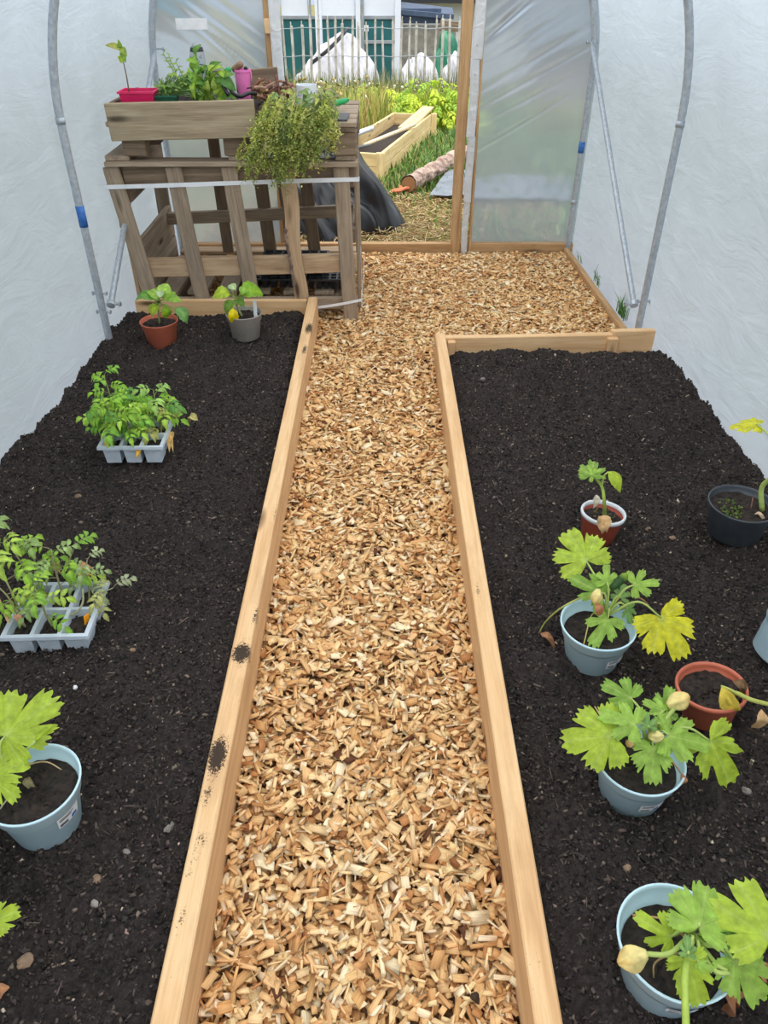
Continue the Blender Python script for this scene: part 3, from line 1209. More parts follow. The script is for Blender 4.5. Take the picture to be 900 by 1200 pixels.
def chip_field(name, label, n, region, cat='wood chips'):
    P = np.zeros((0, 2))
    while len(P) < n:
        x, y = RNG.uniform(-1.22, 1.2, n), RNG.uniform(.1, 4.86, n)
        k = region(x, y)
        P = np.concatenate([P, np.stack([x, y], 1)[k]])
    P = P[:n]
    L = np.clip(.0245 * np.exp(RNG.normal(0, .38, n)), .008, .055)
    W = np.clip(.0112 * np.exp(RNG.normal(0, .42, n)), .003, .024)
    W = np.minimum(W, L * .8)
    T = RNG.uniform(.0015, .005, n)
    spl = RNG.random(n) < .30
    W[spl] *= .38
    lay = RNG.random(n)
    z = -.03 + .034 * lay + .014 * fbm(P[:, 0] * 6, P[:, 1] * 6, 3, seed=77)
    tilt = .20 + .14 * lay
    A = np.stack([RNG.normal(0, 1, n) * tilt, RNG.normal(0, 1, n) * tilt * .8, RNG.uniform(0, 6.3, n)], 1)
    c = pick_cols(n, [(244, 208, 154), (248, 226, 186), (232, 187, 130), (214, 162, 106), (190, 134, 84), (150, 98, 60), (104, 66, 44)], [9, 4, 9, 5, 1.8, .6, .25], .10)
    o = scatter_boxes(name, np.concatenate([P, z[:, None]], 1), np.stack([L, W, T], 1), A, c, CHIP, .2)
    tag(o, label, cat, kind='stuff')


in_path = lambda x, y: (x > -.33) & (x < .246) & (y < 3.32)
in_yard = lambda x, y: (y >= 3.32) & (y < 4.86) & (x < 1.19 - (y - 3.4) * .033) & ~((x < -.325) & (y < 3.75)) & (x > -1.2)
chip_field('wood_chips', 'pale wood chips covering the path between the beds and the floor before the doorway', 60000, lambda x, y: in_path(x, y) | in_yard(x, y))


# ------------------------------------------------------------------ pots on the soil
def pot_at(x, y, h, R, tilt=(0, 0)):
    z = sz(x, y) + .001
    ax = V((tilt[0], tilt[1], 1)).normalized()
    return V((x, y, z)), ax


def blue_pot(label, x, y, tilt=(0, 0), ang=-1.1, group=None, h=.122, R=.091, soilz=.72, lab=True, cat='potted courgette', name='potted_courgette', zlab=(.036, .066)):
    c, ax = pot_at(x, y, h, R, tilt)
    root = thing(name, label, cat, c, group)
    rb = R * .70
    po = make_pot(root, c, R, h, rb, BLUEPOT, .3, soilz, ax)
    if lab:
        sticker(po, c, R * .97, h, rb, ang, zlab[0], zlab[1], .058, ax)
    return root, c + ax * (h * soilz), c, ax


# the blue pot in the middle of the bed, yellow leaf hanging to the right
root, cs, c, ax = blue_pot('pale blue pot of courgette with a big yellow leaf, nearest the red-brown pot', .527, 1.352, ang=-1.05)
cr = cs + V((.02, .012, .045))
courgette_leaf(root, cr, (687, 657), (664, 621), 1.0, G_LIME, .31, .34, seed=1, arch=.02, sinus=.5)
courgette_leaf(root, cr, (775, 724), (801, 768), .98, G_YEL, .25, .20, seed=2, arch=.05, sinus=.5)
courgette_leaf(root, cr, (744, 685), (774, 680), .85, G_FRESH, .30, .31, seed=3, sinus=.6)
courgette_leaf(root, cr, (711, 682), (710, 658), .75, G_FRESH, .30, .33, seed=4, sinus=.6)
courgette_leaf(root, cr, (704, 695), (671, 675), .72, G_MID, .28, .30, seed=5, sinus=.6)
courgette_leaf(root, cr, (712, 726), (694, 755), .8, G_FRESH, .235, .20, seed=6, sinus=.6)
courgette_leaf(root, cr, (727, 700), (733, 682), .8, G_BLUE, .27, .29, seed=7, sinus=.6)
courgette_leaf(root, cr, (735, 712), (741, 730), .6, G_BLUE, .25, .22, seed=8, sinus=.6)
a, b = at(716, 690, z=.32), at(735, 673, z=.345)
mb = MB(); tube(mb, [a, a.lerp(b, .15), a.lerp(b, .4), a.lerp(b, .62), a.lerp(b, .88), b], [.006, .009, .010, .0105, .0095, .004], 12, col=[lin((58, 92, 44))] * 4 + [lin((150, 180, 60))] * 2)
tag(mb.build('fruit', LEAF, root, smooth=True), 'small dark green courgette with pale tip')
flower_head(root, at(699, 699, z=.305), .0135, (-.25, -.55, -.4))
dead_leaf(root, at(700, 706, z=.295), at(703, 724, z=.26), .022, lin((190, 130, 96)), name='withered_petals', normal=V((0, -.9, .3)))
stalk_part('dead_stalk', root, [cr, at(690, 700, z=.245), at(660, 711, z=.235), at(640, 728, z=.16), at(632, 741, z=.11)], .0028, .0018, lin((176, 180, 96)))
dead_leaf(root, at(633, 742, z=.11), at(652, 757, z=.098), .02, BROWN)
stalk_part('dead_stalk', root, [cr, at(735, 698, z=.27), at(752, 702, z=.262), at(760, 709, z=.24)], .0025, .0015, lin((188, 140, 100)), DRYLEAF)
stalk_part('dead_stalk', root, [cr, at(694, 720, z=.22), at(684, 755, z=.212)], .0022, .0012, lin((190, 180, 100)))

# the next blue pot towards the camera
root, cs, c, ax = blue_pot('pale blue pot of courgette with two cream buds, beside the round terracotta pot', .529, .977, ang=-1.35, zlab=(.04, .068))
cr = cs + V((.014, .02, .045))
courgette_leaf(root, cr, (716, 862), (659, 868), .92, G_LIME, .27, .25, seed=11, arch=.015, sinus=.5)
courgette_leaf(root, cr, (739, 818), (707, 800), .85, G_MID, .30, .31, seed=12, sinus=.55)
courgette_leaf(root, cr, (744, 848), (702, 836), .8, G_FRESH, .30, .30, seed=13, sinus=.6)
courgette_leaf(root, cr, (779, 832), (786, 802), .6, G_MID, .29, .31, seed=14, sinus=.6)
courgette_leaf(root, cr, (777, 833), (752, 818), .6, G_FRESH, .29, .30, seed=15, sinus=.6)
courgette_leaf(root, cr, (784, 862), (838, 872), .7, G_FRESH, .27, .26, seed=16, sinus=.6)
courgette_leaf(root, cr, (832, 868), (862, 922), .62, G_LIME, .25, .17, seed=17, arch=.05, sinus=.6)
courgette_leaf(root, cr, (765, 876), (767, 918), .85, G_FRESH, .25, .215, seed=18, sinus=.5)
courgette_leaf(root, cr, (760, 852), (757, 834), .8, G_BLUE, .29, .30, seed=19, sinus=.6)
courgette_leaf(root, cr, (775, 848), (792, 838), .7, G_MID, .28, .29, seed=20, sinus=.6)
flower_head(root, at(795, 821, z=.31), .0175, (.7, .1, .5))
stalk_part('flower_stalk', root, [cr, at(775, 850, z=.27), at(790, 830, z=.30)], .004, .0045, G_STALK)
flower_head(root, at(769, 863, z=.275), .011, (.8, -.3, .4), 'bud', (lin((232, 220, 150)), lin((206, 190, 110))))
blob_m = MB(); blob(blob_m, at(738, 871, z=.25), .009, lin((216, 176, 120)), 10, 7, .12)
blob_m.build('dry_bud', DRYLEAF, root, smooth=True)
stalk_part('dead_stalk', root, [cr, at(780, 885, z=.23), at(790, 895, z=.225), at(797, 905, z=.20)], .0025, .0015, lin((190, 150, 100)), DRYLEAF)
dead_leaf(root, at(797, 905, z=.20), at(799, 925, z=.165), .016, BROWN)
stalk_part('dead_stalk', root, [cr, at(725, 856, z=.23), at(709, 846, z=.235), at(697, 828, z=.225)], .0024, .0015, lin((200, 170, 130)), DRYLEAF)

# the blue pot at the bottom right
root, cs, c, ax = blue_pot('pale blue courgette pot at the frame corner, furled cream flower over its rim', .481, .600, ang=-1.6, h=.134, R=.0955, soilz=.66, zlab=(.06, .078))
cr = cs + V((.018, .0, .05))
courgette_leaf(root, cr, (819, 1086), (829, 1033), .92, G_FRESH, .30, .31, seed=21, sinus=.5)
courgette_leaf(root, cr, (902, 1098), (868, 1022), 1.0, G_LIME, .31, .33, seed=22, sinus=.42, arch=.0)
courgette_leaf(root, cr, (852, 1104), (884, 1092), .85, G_BLUE, .28, .28, seed=23, sinus=.5)
courgette_leaf(root, cr, (786, 1098), (748, 1074), .72, G_LIME, .26, .28, seed=24, sinus=.6)
courgette_leaf(root, cr, (806, 1128), (824, 1180), .62, G_LIME, .28, .24, seed=25, sinus=.55)
courgette_leaf(root, cr, (862, 1126), (902, 1184), .66, G_FRESH, .27, .22, seed=26, sinus=.5)
courgette_leaf(root, cr, (806, 1118), (806, 1096), .75, G_BLUE, .30, .31, seed=27, sinus=.6)
courgette_leaf(root, cr, (818, 1128), (838, 1138), .5, G_FRESH, .28, .28, seed=28, sinus=.6)
flower_head(root, at(741, 1123, z=.29), .0175, (-.8, -.2, -.1))
stalk_part('flower_stalk', root, [cr + V((0, 0, .02)), at(785, 1117, z=.285), at(756, 1118, z=.29)], .0042, .004, G_STALK)
stalk_part('stem', root, [cr + V((0, 0, .015)), at(803, 1140, z=.29), at(803, 1170, z=.29), at(804, 1206, z=.285)], .006, .0055, lin((172, 196, 88)))
for pp in ([(806, 1124), (835, 1135), (855, 1141)], [(806, 1120), (838, 1128), (852, 1138)], [(808, 1120), (830, 1108), (858, 1102)]):
    stalk_part('leaf_stalk', root, [cr + V((0, 0, .02))] + [at(*q, z=.265) for q in pp[1:]], .004, .0035, G_STALK)
stalk_part('dead_stalk', root, [cr, at(795, 1092, z=.24), at(782, 1078, z=.25), at(741, 1072, z=.24)], .0024, .0016, lin((200, 160, 120)), DRYLEAF)
stalk_part('dead_stalk', root, [cr, at(798, 1092, z=.24), at(802, 1084, z=.25), at(822, 1090, z=.24)], .0022, .0014, lin((206, 176, 138)), DRYLEAF)
stalk_part('dead_stalk', root, [at(808, 1120, z=.20), at(790, 1118, z=.21), at(768, 1128, z=.20), at(766, 1146, z=.185)], .0022, .0014, lin((170, 140, 100)), DRYLEAF)
stalk_part('dead_stalk', root, [cr, at(846, 1115, z=.25), at(856, 1135, z=.25), at(866, 1150, z=.22)], .0022, .0014, lin((200, 160, 130)), DRYLEAF)
dead_leaf(root, at(850, 1155, z=.17), at(856, 1188, z=.10), .04, lin((170, 116, 84)))
dead_leaf(root, at(884, 1130, z=.2), at(896, 1146, z=.16), .03, lin((190, 130, 90)))

# blue pot on the left bed
root, cs, c, ax = blue_pot('pale blue pot of courgette standing alone on the seedling tray bed', -.680, .893, ang=-.45, h=.134, R=.0915, soilz=.74, zlab=(.062, .096))
cr = cs + V((-.05, .0, .05))
courgette_leaf(root, cr, (6, 862), (68, 808), .8, G_LIME, .31, .34, seed=31, sinus=.5)
courgette_leaf(root, cr, (-8, 905), (36, 889), .8, G_LIME, .28, .28, seed=32, sinus=.5)
courgette_leaf(root, cr, (-4, 915), (18, 935), .6, G_LIME, .27, .26, seed=33, sinus=.5)
courgette_leaf(root, cr, (-30, 880), (-50, 850), .9, G_FRESH, .32, .34, seed=34, sinus=.5)
mb = MB(); oval_leaf(mb, at(42, 868, z=.30), at(68, 851, z=.32), .018, UPV, G_LIME, .1, .6); oval_leaf(mb, at(42, 869, z=.295), at(62, 848, z=.325), .014, UPV + V((.4, 0, 0)), shade_of(G_LIME, .85), .1, .6)
mb.build('bud', LEAF, root, smooth=True)
stalk_part('bud_stalk', root, [cr, at(20, 890, z=.27), at(42, 868, z=.30)], .0035, .003, G_STALK)
stalk_part('dead_stalk', root, [cr, at(10, 905, z=.24), at(20, 918, z=.225), at(0, 948, z=.21)], .0022, .0014, lin((206, 196, 160)), DRYLEAF)
stalk_part('dead_stalk', root, [cr, at(35, 896, z=.22), at(55, 893, z=.235), at(72, 902, z=.21)], .0018, .0012, lin((206, 176, 138)), DRYLEAF)
dead_leaf(root, at(30, 912, z=.205), at(37, 925, z=.20), .018, lin((150, 140, 104)))

# a further pot whose leaf reaches in at the lower left edge
root, cs, c, ax = blue_pot('courgette of which one lime leaf reaches in below the lone blue pot', -.79, .60, ang=1.5, lab=False)
cr = cs + V((.0, .0, .05))
courgette_leaf(root, cr, (-14, 1082), (21, 1066), .8, G_LIME, .27, .26, seed=36, sinus=.5)
courgette_leaf(root, cr, (-60, 1050), (-90, 1010), .9, G_LIME, .30, .31, seed=37, sinus=.5)

# blue pot cut by the right edge
root, cs, c, ax = blue_pot('pale blue pot cut off by the frame edge behind the terracotta pot', 1.0, 1.36, lab=False, tilt=(.38, .05), h=.125)
cr = cs + V((.03, 0, .05))
courgette_leaf(root, cr, (955, 700), (985, 670), .9, G_LIME, .33, .35, seed=38)
courgette_leaf(root, cr, (960, 740), (995, 760), .9, G_FRESH, .28, .24, seed=39)

# charcoal pot
c, ax = pot_at(1.078, 1.868, .11, .105)
root = thing('potted_courgette', 'charcoal round pot with one thick leaning stem and a yellow leaf', 'potted courgette', c)
make_pot(root, c, .098, .112, .076, BLACKPOT, .28, .8)
s0 = c + V((.06, -.01, .09))
stalk_part('stem', root, [s0, at(893, 571, z=.25), at(910, 556, z=.31), at(935, 540, z=.36)], .008, .006, G_STALK)
mb = MB(); lobed_leaf(mb, at(888, 497, z=.40), at(854, 493, z=.39), .62, V((0, -.12, 1)), G_YEL, G_VEIN, cup=.25, sinus=.3, seed=41, ripple=.03)
lf = mb.build('leaf', LEAF, root, smooth=True)
stalk_part('leaf_stalk', root, [at(935, 540, z=.36), at(905, 513, z=.40), at(887, 497, z=.40)], .0035, .0025, G_STALK, parent=lf)
mb = MB()
for _ in range(90):
    a, q = random.uniform(0, 6.3), .06 * math.sqrt(random.random())
    p = c + V((-.03 + q * math.cos(a) * .6, q * math.sin(a) * .8, .09))
    blob(mb, p, random.uniform(.002, .005), lin(random.choice([(96, 120, 50), (120, 140, 66), (80, 96, 44)])), 5, 3, .4)
mb.build('moss', LEAF, root)
dead_leaf(root, c + V((.03, -.03, .092)), c + V((.05, -.055, .094)), .018, lin((214, 186, 160)))
stalk_part('dead_stalk', root, [c + V((.03, .0, .09)), c + V((.025, .0, .13))], .002, .0012, lin((190, 130, 110)), DRYLEAF)

# red-brown pot with a white rim, leaning
c, ax = pot_at(.651, 1.835, .1, .07, (.06, .05))
root = thing('potted_courgette', 'red-brown pot with white rim holding a thin courgette with withered leaf', 'potted courgette', c)
make_pot(root, c, .064, .103, .047, TERRA_D, 0, .8, ax, rim=WHITEP)
cs = c + ax * .083
s1, s2, s3 = at(708, 588, z=.27), at(705, 570, z=.30), at(694, 556, z=.33)
stalk_part('stem', root, [cs + V((.006, -.005, 0)), s1, s2, s3], .0055, .004, lin((160, 184, 84)))
for k, (b, t, w, cc, zz) in enumerate((((694, 556), (678, 549), .8, G_FRESH, .335), ((694, 556), (695, 535), .6, G_MID, .335), ((695, 555), (707, 549), .6, G_FRESH, .335))):
    B, T = at(*b, z=zz), at(*t, z=zz + .01)
    mb = MB(); lobed_leaf(mb, B, T, w, face_cam(B), cc, G_VEIN, seed=50 + k, sinus=.6)
    mb.build('leaf', LEAF, root, smooth=True)
B = at(713, 553, z=.345)
mb = MB(); oval_leaf(mb, B, at(733, 575, z=.30), .048, face_cam(B) + V((.4, 0, 0)), G_LIME, .3, -.3, .06, .02, 10); lf = mb.build('leaf', LEAF, root, smooth=True)
stalk_part('leaf_stalk', root, [s2, at(708, 558, z=.33), B], .003, .0024, G_STALK, parent=lf)
dead_leaf(root, at(706, 604, z=.225), at(707, 624, z=.195), .045, TAN, normal=V((0, -.9, .4)))
dead_leaf(root, at(699, 580, z=.24), at(697, 595, z=.215), .022, lin((226, 214, 200)), normal=V((0, -.9, .4)))
mb = MB()
for _ in range(40):
    a, q = random.uniform(0, 6.3), .045 * math.sqrt(random.random())
    blob(mb, cs + V((q * math.cos(a), q * math.sin(a), 0)), random.uniform(.002, .006), lin(random.choice([(96, 100, 60), (130, 116, 80)])), 5, 3, .4)
mb.build('moss', LEAF, root)

# round terracotta pot, wilted
c, ax = pot_at(.768, 1.187, .085, .077, (-.10, .06))
root = thing('potted_courgette', 'round terracotta pot with a wilted stem and yellow leaf hanging over its rim', 'potted courgette', c)
make_pot(root, c, .0765, .094, .056, TERRA, .2, .80, ax, rim=TERRA)
cs = c + ax * .075
a, b = at(840, 806, z=.19), at(903, 826, z=.18)
stalk_part('stem', root, [cs + V((.04, -.01, 0)), at(862, 812, z=.195), at(880, 820, z=.195), b], .0055, .005, lin((186, 190, 100)))
stalk_part('leaf_stalk', root, [at(870, 816, z=.195), at(855, 808, z=.21), at(845, 804, z=.215)], .004, .003, lin((190, 194, 104)))
dead_leaf(root, at(846, 804, z=.215), at(864, 843, z=.14), .042, lin((226, 200, 84)), name='yellowed_leaf', normal=V((-.3, -.9, .3)))
dead_leaf(root, at(893, 832, z=.17), at(884, 857, z=.12), .03, TAN, normal=V((0, -.8, .5)))
dead_leaf(root, at(860, 798, z=.19), at(874, 815, z=.165), .034, lin((120, 92, 66)))
stalk_part('dead_stalk', root, [at(874, 852, z=.10), at(888, 860, z=.105), at(903, 868, z=.10)], .003, .002, lin((70, 56, 44)), DRYLEAF)

# terracotta pot with young aubergine at the far end
c, ax = pot_at(-1.005, 3.304, .11, .086)
root = thing('potted_plant', 'terracotta pot with a young bushy aubergine before the pallet bench', 'potted plant', c)
make_pot(root, c, .084, .118, .062, TERRA, .28, .84)
cs = c + V((0, 0, .10))
st = cs + V((.0, 0, .12))
stalk_part('stem', root, [cs, cs + V((.006, 0, .06)), st], .005, .004, lin((150, 160, 110)))
for (b, t, w, cc, zb, zt) in (((190, 348), (196, 331), .07, G_FRESH, .33, .38), ((184, 350), (156, 346), .06, lin((112, 160, 76)), .33, .34), ((192, 352), (205, 340), .05, G_MID, .32, .35), ((185, 352), (172, 336), .05, G_FRESH, .33, .36),
                              ((204, 362), (224, 378), .07, lin((120, 166, 96)), .27, .20), ((186, 358), (174, 371), .06, G_LIME, .29, .24), ((192, 358), (197, 375), .055, lin((140, 178, 50)), .29, .22), ((188, 349), (186, 338), .04, lin((170, 190, 150)), .35, .37), ((195, 352), (214, 350), .05, G_MID, .32, .32)):
    B, T = at(*b, z=zb), at(*t, z=zt)
    mb = MB(); oval_leaf(mb, B, T, w * .95, face_cam(B, .6), shade_of(cc, 1.12), .3, .2, .16, .05, 10)
    lf = mb.build('leaf', LEAF, root, smooth=True)
    stalk_part('leaf_stalk', root, [cs + V((.003, 0, .08)), (cs + V((.003, 0, .08)) + B) / 2 + V((0, 0, .015)), B], .003, .002, G_STALK, parent=lf)

# taupe pot with yellow leaf and white plant marker
c, ax = pot_at(-.625, 3.335, .11, .083)
root = thing('potted_plant', 'taupe grey pot with a young aubergine, one leaf turned yellow, and white marker', 'potted plant', c)
make_pot(root, c, .082, .118, .062, GREYPOT, .3, .84)
cs = c + V((-.01, 0, .10))
stalk_part('stem', root, [cs, cs + V((-.02, 0, .06)), cs + V((-.03, 0, .12))], .005, .0035, lin((176, 180, 130)))
for (b, t, w, cc, zb, zt) in (((270, 345), (247, 345), .075, G_LIME, .30, .30), ((276, 340), (267, 332), .045, lin((176, 200, 150)), .33, .35), ((281, 344), (311, 340), .10, lin((136, 180, 52)), .32, .31), ((274, 352), (263, 367), .06, lin((120, 160, 70)), .27, .22),
                              ((273, 361), (274, 382), .055, lin((250, 214, 20)), .26, .18), ((284, 345), (288, 334), .05, G_MID, .32, .35), ((277, 350), (286, 358), .05, lin((110, 150, 70)), .28, .26)):
    B, T = at(*b, z=zb), at(*t, z=zt)
    mb = MB(); oval_leaf(mb, B, T, w * .92, face_cam(B, .7), shade_of(cc, 1.1), .3, .2, .16, .05, 10)
    lf = mb.build('leaf', LEAF, root, smooth=True)
    stalk_part('leaf_stalk', root, [cs + V((-.015, 0, .06)), (cs + V((-.015, 0, .07)) + B) / 2, B], .003, .002, G_STALK, parent=lf)
a, b = at(300, 371, z=.20), at(298, 352, z=.27)
board_part('plant_marker', WHITEP, root, a - V((0, 0, .04)), b, .016, .002, up=V((0, -1, .2)), seg=2, bev=.0006)


# ------------------------------------------------------------------ six-cell seedling trays
def cell_tray(root, c, yaw, W, D, h, cols=3, rows=2, mat=None, fill=True):
    """tray shell: rim frame, dividers, tapered cells"""
    R = Matrix.Rotation(yaw, 3, 'Z')
    T = lambda x, y, z: c + R @ V((x, y, z))
    mb = MB()
    cw, cd = W / cols, D / rows
    lip, g = .007, .005
    vs, fs = [], []

    def rect(x0, x1, y0, y1, z):
        k = len(vs)
        vs.extend([T(x0, y0, z), T(x1, y0, z), T(x1, y1, z), T(x0, y1, z)])
        return k

    def ring(a, b, inv=False):
        for i in range(4):
            j = (i + 1) % 4
            q = (a + i, a + j, b + j, b + i)
            fs.append(tuple(reversed(q)) if inv else q)
    for i in range(cols):
        for j in range(rows):
            x0, x1 = -W / 2 + i * cw, -W / 2 + (i + 1) * cw
            y0, y1 = -D / 2 + j * cd, -D / 2 + (j + 1) * cd
            tp = .0095
            o_b = rect(x0 + tp, x1 - tp, y0 + tp, y1 - tp, 0)
            o_t = rect(x0 + g, x1 - g, y0 + g, y1 - g, h - .006)
            fs.append((o_b + 3, o_b + 2, o_b + 1, o_b))
            ring(o_b, o_t)
            e_t = rect(x0, x1, y0, y1, h - .006)
            ring(o_t, e_t)
            # top strip between the outer edge and the opening
            t0 = rect(x0, x1, y0, y1, h)
            t1 = rect(x0 + g, x1 - g, y0 + g, y1 - g, h)
            ring(t0, t1)
            i_b = rect(x0 + tp + .001, x1 - tp - .001, y0 + tp + .001, y1 - tp - .001, h * .35)
            ring(t1, i_b)
            fs.append((i_b, i_b + 1, i_b + 2, i_b + 3))
            ring(e_t, t0)
    # flanged lip round the tray
    l0 = rect(-W / 2, W / 2, -D / 2, D / 2, h + .0005)
    l1 = rect(-W / 2 - lip, W / 2 + lip, -D / 2 - lip, D / 2 + lip, h + .001)
    l2 = rect(-W / 2 - lip - .001, W / 2 + lip + .001, -D / 2 - lip - .001, D / 2 + lip + .001, h - .009)
    ring(l1, l0)
    ring(l2, l1)
    l3 = rect(-W / 2 - lip, W / 2 + lip, -D / 2 - lip, D / 2 + lip, h - .009)
    l4 = rect(-W / 2, W / 2, -D / 2, D / 2, h - .001)
    ring(l3, l2)
    ring(l4, l3)
    mb.add(vs, fs)
    mb.build('cell_tray', mat or TRAYP, root)
    pts = []
    if not fill:
        return pts, T
    for i in range(cols):
        for j in range(rows):
            m = MB()
            x0, y0 = -W / 2 + i * cw + .006, -D / 2 + j * cd + .006
            n = 7
            vv = []
            for b in range(n):
                for a in range(n):
                    e = a in (0, n - 1) or b in (0, n - 1)
                    vv.append(T(x0 + (cw - .012) * a / (n - 1), y0 + (cd - .012) * b / (n - 1), h * .74 + random.uniform(-.005, .005) - (.005 if e else 0)))
            m.add(vv, [(b * n + a, b * n + a + 1, b * n + n + a + 1, b * n + n + a) for a in range(n - 1) for b in range(n - 1)])
            for _ in range(25):
                blob(m, T(x0 + random.uniform(.1, .9) * (cw - .012), y0 + random.uniform(.1, .9) * (cd - .012), h * .76), random.uniform(.0015, .004), None, 5, 3, .4)
            m.build('cell_compost', POTSOIL, root)
            pts.append(T(x0 + cw / 2 - .006, y0 + cd / 2 - .006, h * .76))
    return pts, T


def tomato(root, p, hgt, lean, rd, cols, nl, size, stemcol, tired=0.0):
    mb = MB()
    top = p + V((lean[0], lean[1], hgt))
    path = smooth_path([p, p + V((lean[0] * .15 + rd.uniform(-.006, .006), lean[1] * .2, hgt * .4)), p + V((lean[0] * .5, lean[1] * .55, hgt * .75)), top], 5)
    n = len(path)
    tube(mb, path, [.0032 - .0016 * k / (n - 1) for k in range(n)], 6, col=stemcol)
    st = mb.build('seedling_stem', STALK, root, smooth=True)
    mb = MB()
    a = rd.uniform(0, 6)
    for k in range(nl):
        t = .32 + .68 * k / max(1, nl - 1)
        q = path[min(n - 1, int(t * (n - 1)))]
        a += 2.4 + rd.uniform(-.4, .4)
        up = .25 + .7 * t - tired
        d = V((math.cos(a), math.sin(a) * .9, up))
        c = shade_of(rd.choice(cols), rd.uniform(.85, 1.15))
        compound_leaf(mb, q, d, size * rd.uniform(.8, 1.15) * (1 - .25 * max(0, t - .7)), UPV + V((0, -.6, 0)), c, rd, .45 + tired, stemcol)
    mb.build('seedling_leaves', LEAF, st, smooth=True)


rd = random.Random(5)
# far tray
tx, ty = -.848, 2.30
c = V((tx, ty, sz(tx, ty) + .004))
root = thing('seedling_tray', 'pale six-cell tray crowded with upright bright green tomato seedlings, far from camera', 'seedling tray', c)
pts, T = cell_tray(root, c, .015, .205, .17, .07)
GT = [lin((150, 196, 70)), lin((132, 184, 70)), lin((170, 206, 84)), lin((108, 160, 76))]
for k, p in enumerate(pts):
    if k == 4:
        continue
    for q in range(2 if k < 4 else 1):
        tomato(root, p + V((rd.uniform(-.015, .015), rd.uniform(-.015, .015), 0)), rd.uniform(.10, .15) if k < 4 else .10, (rd.uniform(-.035, .0) if k < 4 else .02, rd.uniform(-.01, .02)), rd, GT, 8, .078, lin((150, 160, 96)))
tomato(root, pts[1] + V((-.01, .02, 0)), .20, (-.015, .01), rd, GT, 9, .075, lin((150, 160, 96)))
tomato(root, pts[5] + V((.0, .01, 0)), .15, (.0, .01), rd, [lin((128, 176, 90)), lin((150, 186, 100))], 6, .075, lin((150, 160, 96)))
tomato(root, pts[5] + V((.01, -.02, 0)), .08, (.05, -.0), rd, [lin((190, 190, 110))], 3, .07, lin((170, 160, 96)))
for q, t, w, cc in (((128, 524), (117, 526), .03, lin((224, 170, 110))), ((232, 492), (218, 489), .034, lin((196, 186, 120))), ((200, 507), (198, 522), .03, lin((232, 190, 120))), ((165, 524), (160, 534), .02, lin((240, 190, 80)))):
    dead_leaf(root, at(*q, z=.17), at(*t, z=.165), w, cc)

# near tray
tx, ty = -.852, 1.475
c = V((tx, ty, sz(tx, ty) + .004))
root = thing('seedling_tray', 'pale six-cell tray of leggy tomato seedlings with an orange tag, near the lone blue pot', 'seedling tray', c)
pts, T = cell_tray(root, c, .03, .205, .195, .07)
GN = [lin((160, 200, 76)), lin((140, 186, 74)), lin((176, 206, 90)), lin((150, 176, 110))]
for k, p in enumerate(pts):
    hh = (.14, .20, .13, .16, .08, .13)[k]
    ln = ((-.03, .0), (-.04, .02), (-.01, .0), (.0, .02), (.03, -.01), (.02, .01))[k]
    if k not in (0, 4):
        tomato(root, p, hh, ln, rd, GN if k < 4 else [lin((150, 172, 118)), lin((172, 184, 140))], 7, .075 if k < 4 else .06, lin((166, 164, 120)), .1)
    elif k == 0:
        tomato(root, p, hh, ln, rd, GN, 4, .07, lin((176, 170, 126)), .2)
    if k in (1, 3):
        tomato(root, p + V((.012, .02, 0)), hh * .85, (ln[0] + .03, ln[1] + .01), rd, GN, 4, .075, lin((160, 150, 120)), .1)
tomato(root, pts[5] + V((.02, -.02, 0)), .06, (.06, .0), rd, [lin((178, 186, 150)), lin((186, 190, 120))], 4, .06, lin((176, 176, 140)), .1)
tomato(root, pts[0] + V((-.02, .03, 0)), .22, (-.05, .04), rd, GN, 5, .09, lin((176, 170, 126)), 0)
stalk_part('bent_stem', root, [at(80, 722, z=.135), at(90, 717, z=.15), at(97, 706, z=.17), at(97, 690, z=.2)], .003, .0025, lin((176, 176, 140)))
for q, t, w, cc in (((90, 664), (106, 664), .022, lin((226, 170, 130))), ((92, 672), (104, 673), .028, lin((236, 190, 50))), ((58, 658), (66, 668), .024, lin((226, 170, 110))), ((42, 697), (30, 702), .04, lin((232, 206, 60))), ((20, 720), (24, 730), .02, lin((200, 150, 120)))):
    dead_leaf(root, at(*q, z=.18), at(*t, z=.175), w, cc)
mb = MB(); m0 = at(103, 729, z=.125)
board(mb, m0 + V((0, .0, .025)), m0 - V((0.002, 0.006, .022)), .019, .0025, up=V((.9, -.35, .1)), seg=4, bev=.001)
mb.build('orange_tag', ORANGE, root)
a, b = at(-3, 700, z=.21), at(12, 733, z=.135)
mb = MB(); board(mb, a, b, .008, .003, up=V((0, -1, .3)), seg=4)
mb.build('wooden_marker', PINE, root)
mb = MB(); m1 = T(.1045, .03, .04)
board(mb, m1 + V((.001, -.012, 0)), m1 + V((.001, .012, 0)), .012, .0012, up=X1, seg=2, bev=.0004)
mb.build('printed_label', PAPER, root)

# ------------------------------------------------------------------ stones
def stone(label, px, r, mat, st=(1.2, .9, .7)):
    p = at(*px, z=.09)
    p.z = sz(p.x, p.y) + r * .15
    mb = MB(); blob(mb, (p.x, p.y, p.z), r, None, 10, 7, .16, st, Matrix.Rotation(random.uniform(0, 3), 3, 'Z'))
    tag(mb.build('stone', mat, loc=p, smooth=False), label, 'stone')


